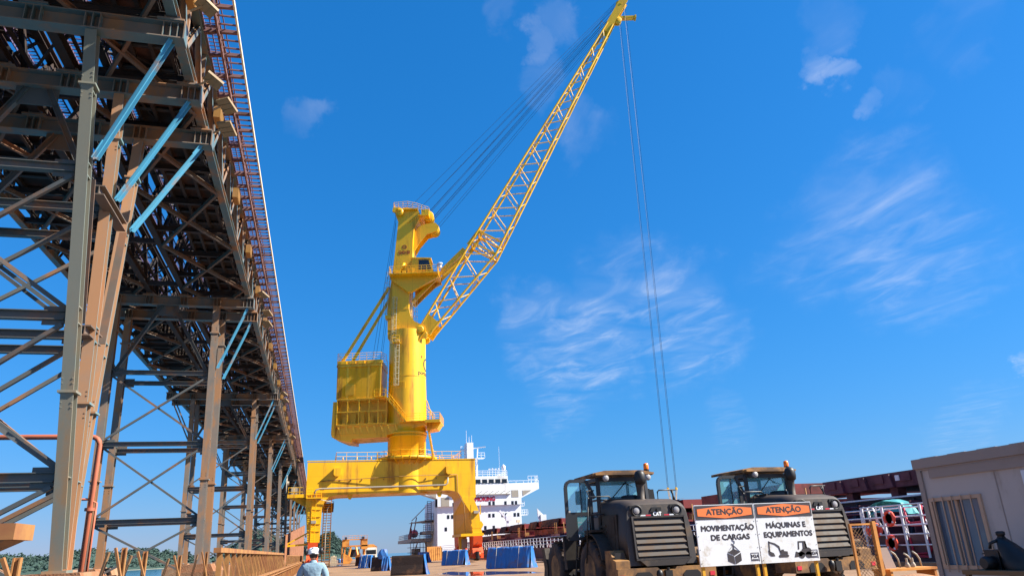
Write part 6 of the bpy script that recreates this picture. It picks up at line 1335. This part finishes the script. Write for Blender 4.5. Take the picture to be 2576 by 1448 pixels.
for s_ in (-1, 1):
    i = len(nodes); nodes += [((s_*.17, -.01, 1.42), .06), ((s_*.235, -.01, 1.33), .056), ((s_*.27, .0, 1.1), .043), ((s_*.275, .06, .86), .03), ((s_*.275, .08, .8), (.038, .02))]
    edges += [(3, i), (i, i+1), (i+1, i+2), (i+2, i+3), (i+3, i+4)]
    for f, (dx, dl, dz) in enumerate(((.03, .075, 0), (.012, .085, 0), (-.008, .08, 0), (-.027, .06, 0))):
        j = len(nodes); nodes += [((s_*.275, .08+dx*.9, .765), .0095), ((s_*.27, .085+dx, .765-dl*.55), .0085), ((s_*.258, .085+dx, .765-dl), .0075)]; edges += [(i+4, j), (j, j+1), (j+1, j+2)]
    j = len(nodes); nodes += [((s_*.262, .115, .79), .0105), ((s_*.25, .125, .75), .009)]; edges += [(i+4, j), (j, j+1)]
    i = len(nodes); nodes += [((s_*.1, 0, .86), .095), ((s_*.115, .01, .5), .062), ((s_*.12, -.02, .12), .042), ((s_*.125, .04, .05), .045), ((s_*.135, .14, .035), .035)]; edges += [(0, i), (i, i+1), (i+1, i+2), (i+2, i+3), (i+3, i+4)]
skin_body('body', nodes, edges, M_skin, pw)
hb = MB(); rings = []                                       # head with a face
for k in range(15):
    v = k/14; a = -pi/2+pi*v; z = 1.645+.118*sin(a); r = max(.012, cos(a))
    ring_ = []
    for j in range(20):
        th_ = 2*pi*j/20; x = .077*r*cos(th_); y_ = .095*r*sin(th_)
        if z < 1.62 and y_ > 0: x *= .9-.1*(1.62-z)/.1; y_ *= .96
        f_ = max(0, sin(th_))**14; y_ += f_*(.022*math.exp(-((z-1.63)/.018)**2)+.008*math.exp(-((z-1.59)/.008)**2)-.004*math.exp(-((z-1.655)/.008)**2)); ring_.append((x, y_+.01, z))
    rings.append(ring_)
hb.loft(rings)
for s_ in (-1, 1): hb.lathe([(.012, -.006), (.028, -.004), (.03, .004), (.015, .007)], (s_*.08, .005, 1.635), 'x', 12)
hd = hb.build('head', M_skin, pw)
b = MB()
for s_ in (-1, 1): b.lathe([(.012, .0), (.009, .006), (.0, .008)], (s_*.03, .094, 1.65), 'y', 10)
b.build('eyes', M_blk, hd)
b = MB(); b.loft([[(.079*r*cos(a), .01+.097*r*sin(a) if sin(a) < .3 else .01+.09*r*.3, z) for a in [2*pi*j/20 for j in range(20)]] for r, z in ((.72, 1.572), (.93, 1.6), (1.02, 1.64), (1.03, 1.67))], caps=False); b.build('hair', M_blk, hd)
b = MB(); b.lathe([(.128, 1.668), (.136, 1.672), (.131, 1.69), (.128, 1.72), (.112, 1.765), (.07, 1.795), (.0, 1.803)], (0, .005, 0), 'z', 28)
b.hexa([(-.1, .1, 1.668), (.1, .1, 1.668), (.07, .2, 1.655), (-.07, .2, 1.655)], [(-.1, .1, 1.682), (.1, .1, 1.682), (.07, .2, 1.665), (-.07, .2, 1.665)]); b.box(-.015, .015, -.11, .11, 1.775, 1.806)
hl = b.build('helmet', M_helm, pw)
b = MB()
for s_ in (-1, 1): b.lathe([(.04, -.03), (.068, -.025), (.072, .0), (.068, .03), (.04, .04)] if s_ > 0 else [(.04, -.04), (.068, -.03), (.072, 0), (.068, .025), (.04, .03)], (s_*.15, -.03, 1.725), 'x', 18); b.path([(s_*.13, .0, 1.68), (s_*.15, .01, 1.72)], .012, 6)
b.build('ear_defenders', M_blk, hl)
b = MB(); b.box(-.035, .035, -.14, -.122, 1.65, 1.69); b.loft([[( .085*cos(a), .005+.1*sin(a), z) for a in [2*pi*j/18 for j in range(18)]] for z in (1.648, 1.667)], caps=False); b.build('harness', M_blk, hl)
# clothing: shirt and trousers as slightly larger skins with clean ends
nodes = [((0, 0, .88), (.175, .13)), ((0, 0, 1.0), (.17, .13)), ((0, 0, 1.15), (.18, .135)), ((0, 0, 1.3), (.205, .145)), ((0, -.01, 1.42), (.19, .135)), ((0, -.008, 1.50), (.09, .085))]; edges = [(k, k+1) for k in range(5)]
for s_ in (-1, 1):
    i = len(nodes); nodes += [((s_*.18, -.01, 1.42), .088), ((s_*.25, -.01, 1.32), .08), ((s_*.28, 0, 1.1), .066), ((s_*.28, .055, .9), .052)]; edges += [(4, i), (i, i+1), (i+1, i+2), (i+2, i+3)]
skin_body('shirt', nodes, edges, M_shirt, pw)
b = MB(); b.loft([[(.085*cos(a), -.005+.082*sin(a), 1.485+.018*(-sin(a))) for a in [2*pi*j/18 for j in range(18)]], [(.068*cos(a), .0+.066*sin(a), 1.535+.018*(-sin(a))) for a in [2*pi*j/18 for j in range(18)]]], caps=False); b.build('collar', M_shirt, pw)
nodes = [((0, 0, .97), (.165, .115)), ((0, 0, .88), (.16, .115))]; edges = [(0, 1)]
for s_ in (-1, 1):
    i = len(nodes); nodes += [((s_*.1, 0, .8), .11), ((s_*.115, .01, .5), .08), ((s_*.12, -.015, .12), .065), ((s_*.12, -.01, .09), .063)]; edges += [(1, i), (i, i+1), (i+1, i+2), (i+2, i+3)]
skin_body('trousers', nodes, edges, M_pants, pw)
for s_ in (-1, 1):
    b = MB(); b.loft([[(s_*.125+.05*k*cos(a), .05+.13*k*sin(a)-(.02 if z > .05 else 0), z) for a in [2*pi*j/16 for j in range(16)]] for k, z in ((.95, .0), (1.0, .02), (.95, .06), (.75, .1))]); b.build('boot', M_blk, pw)
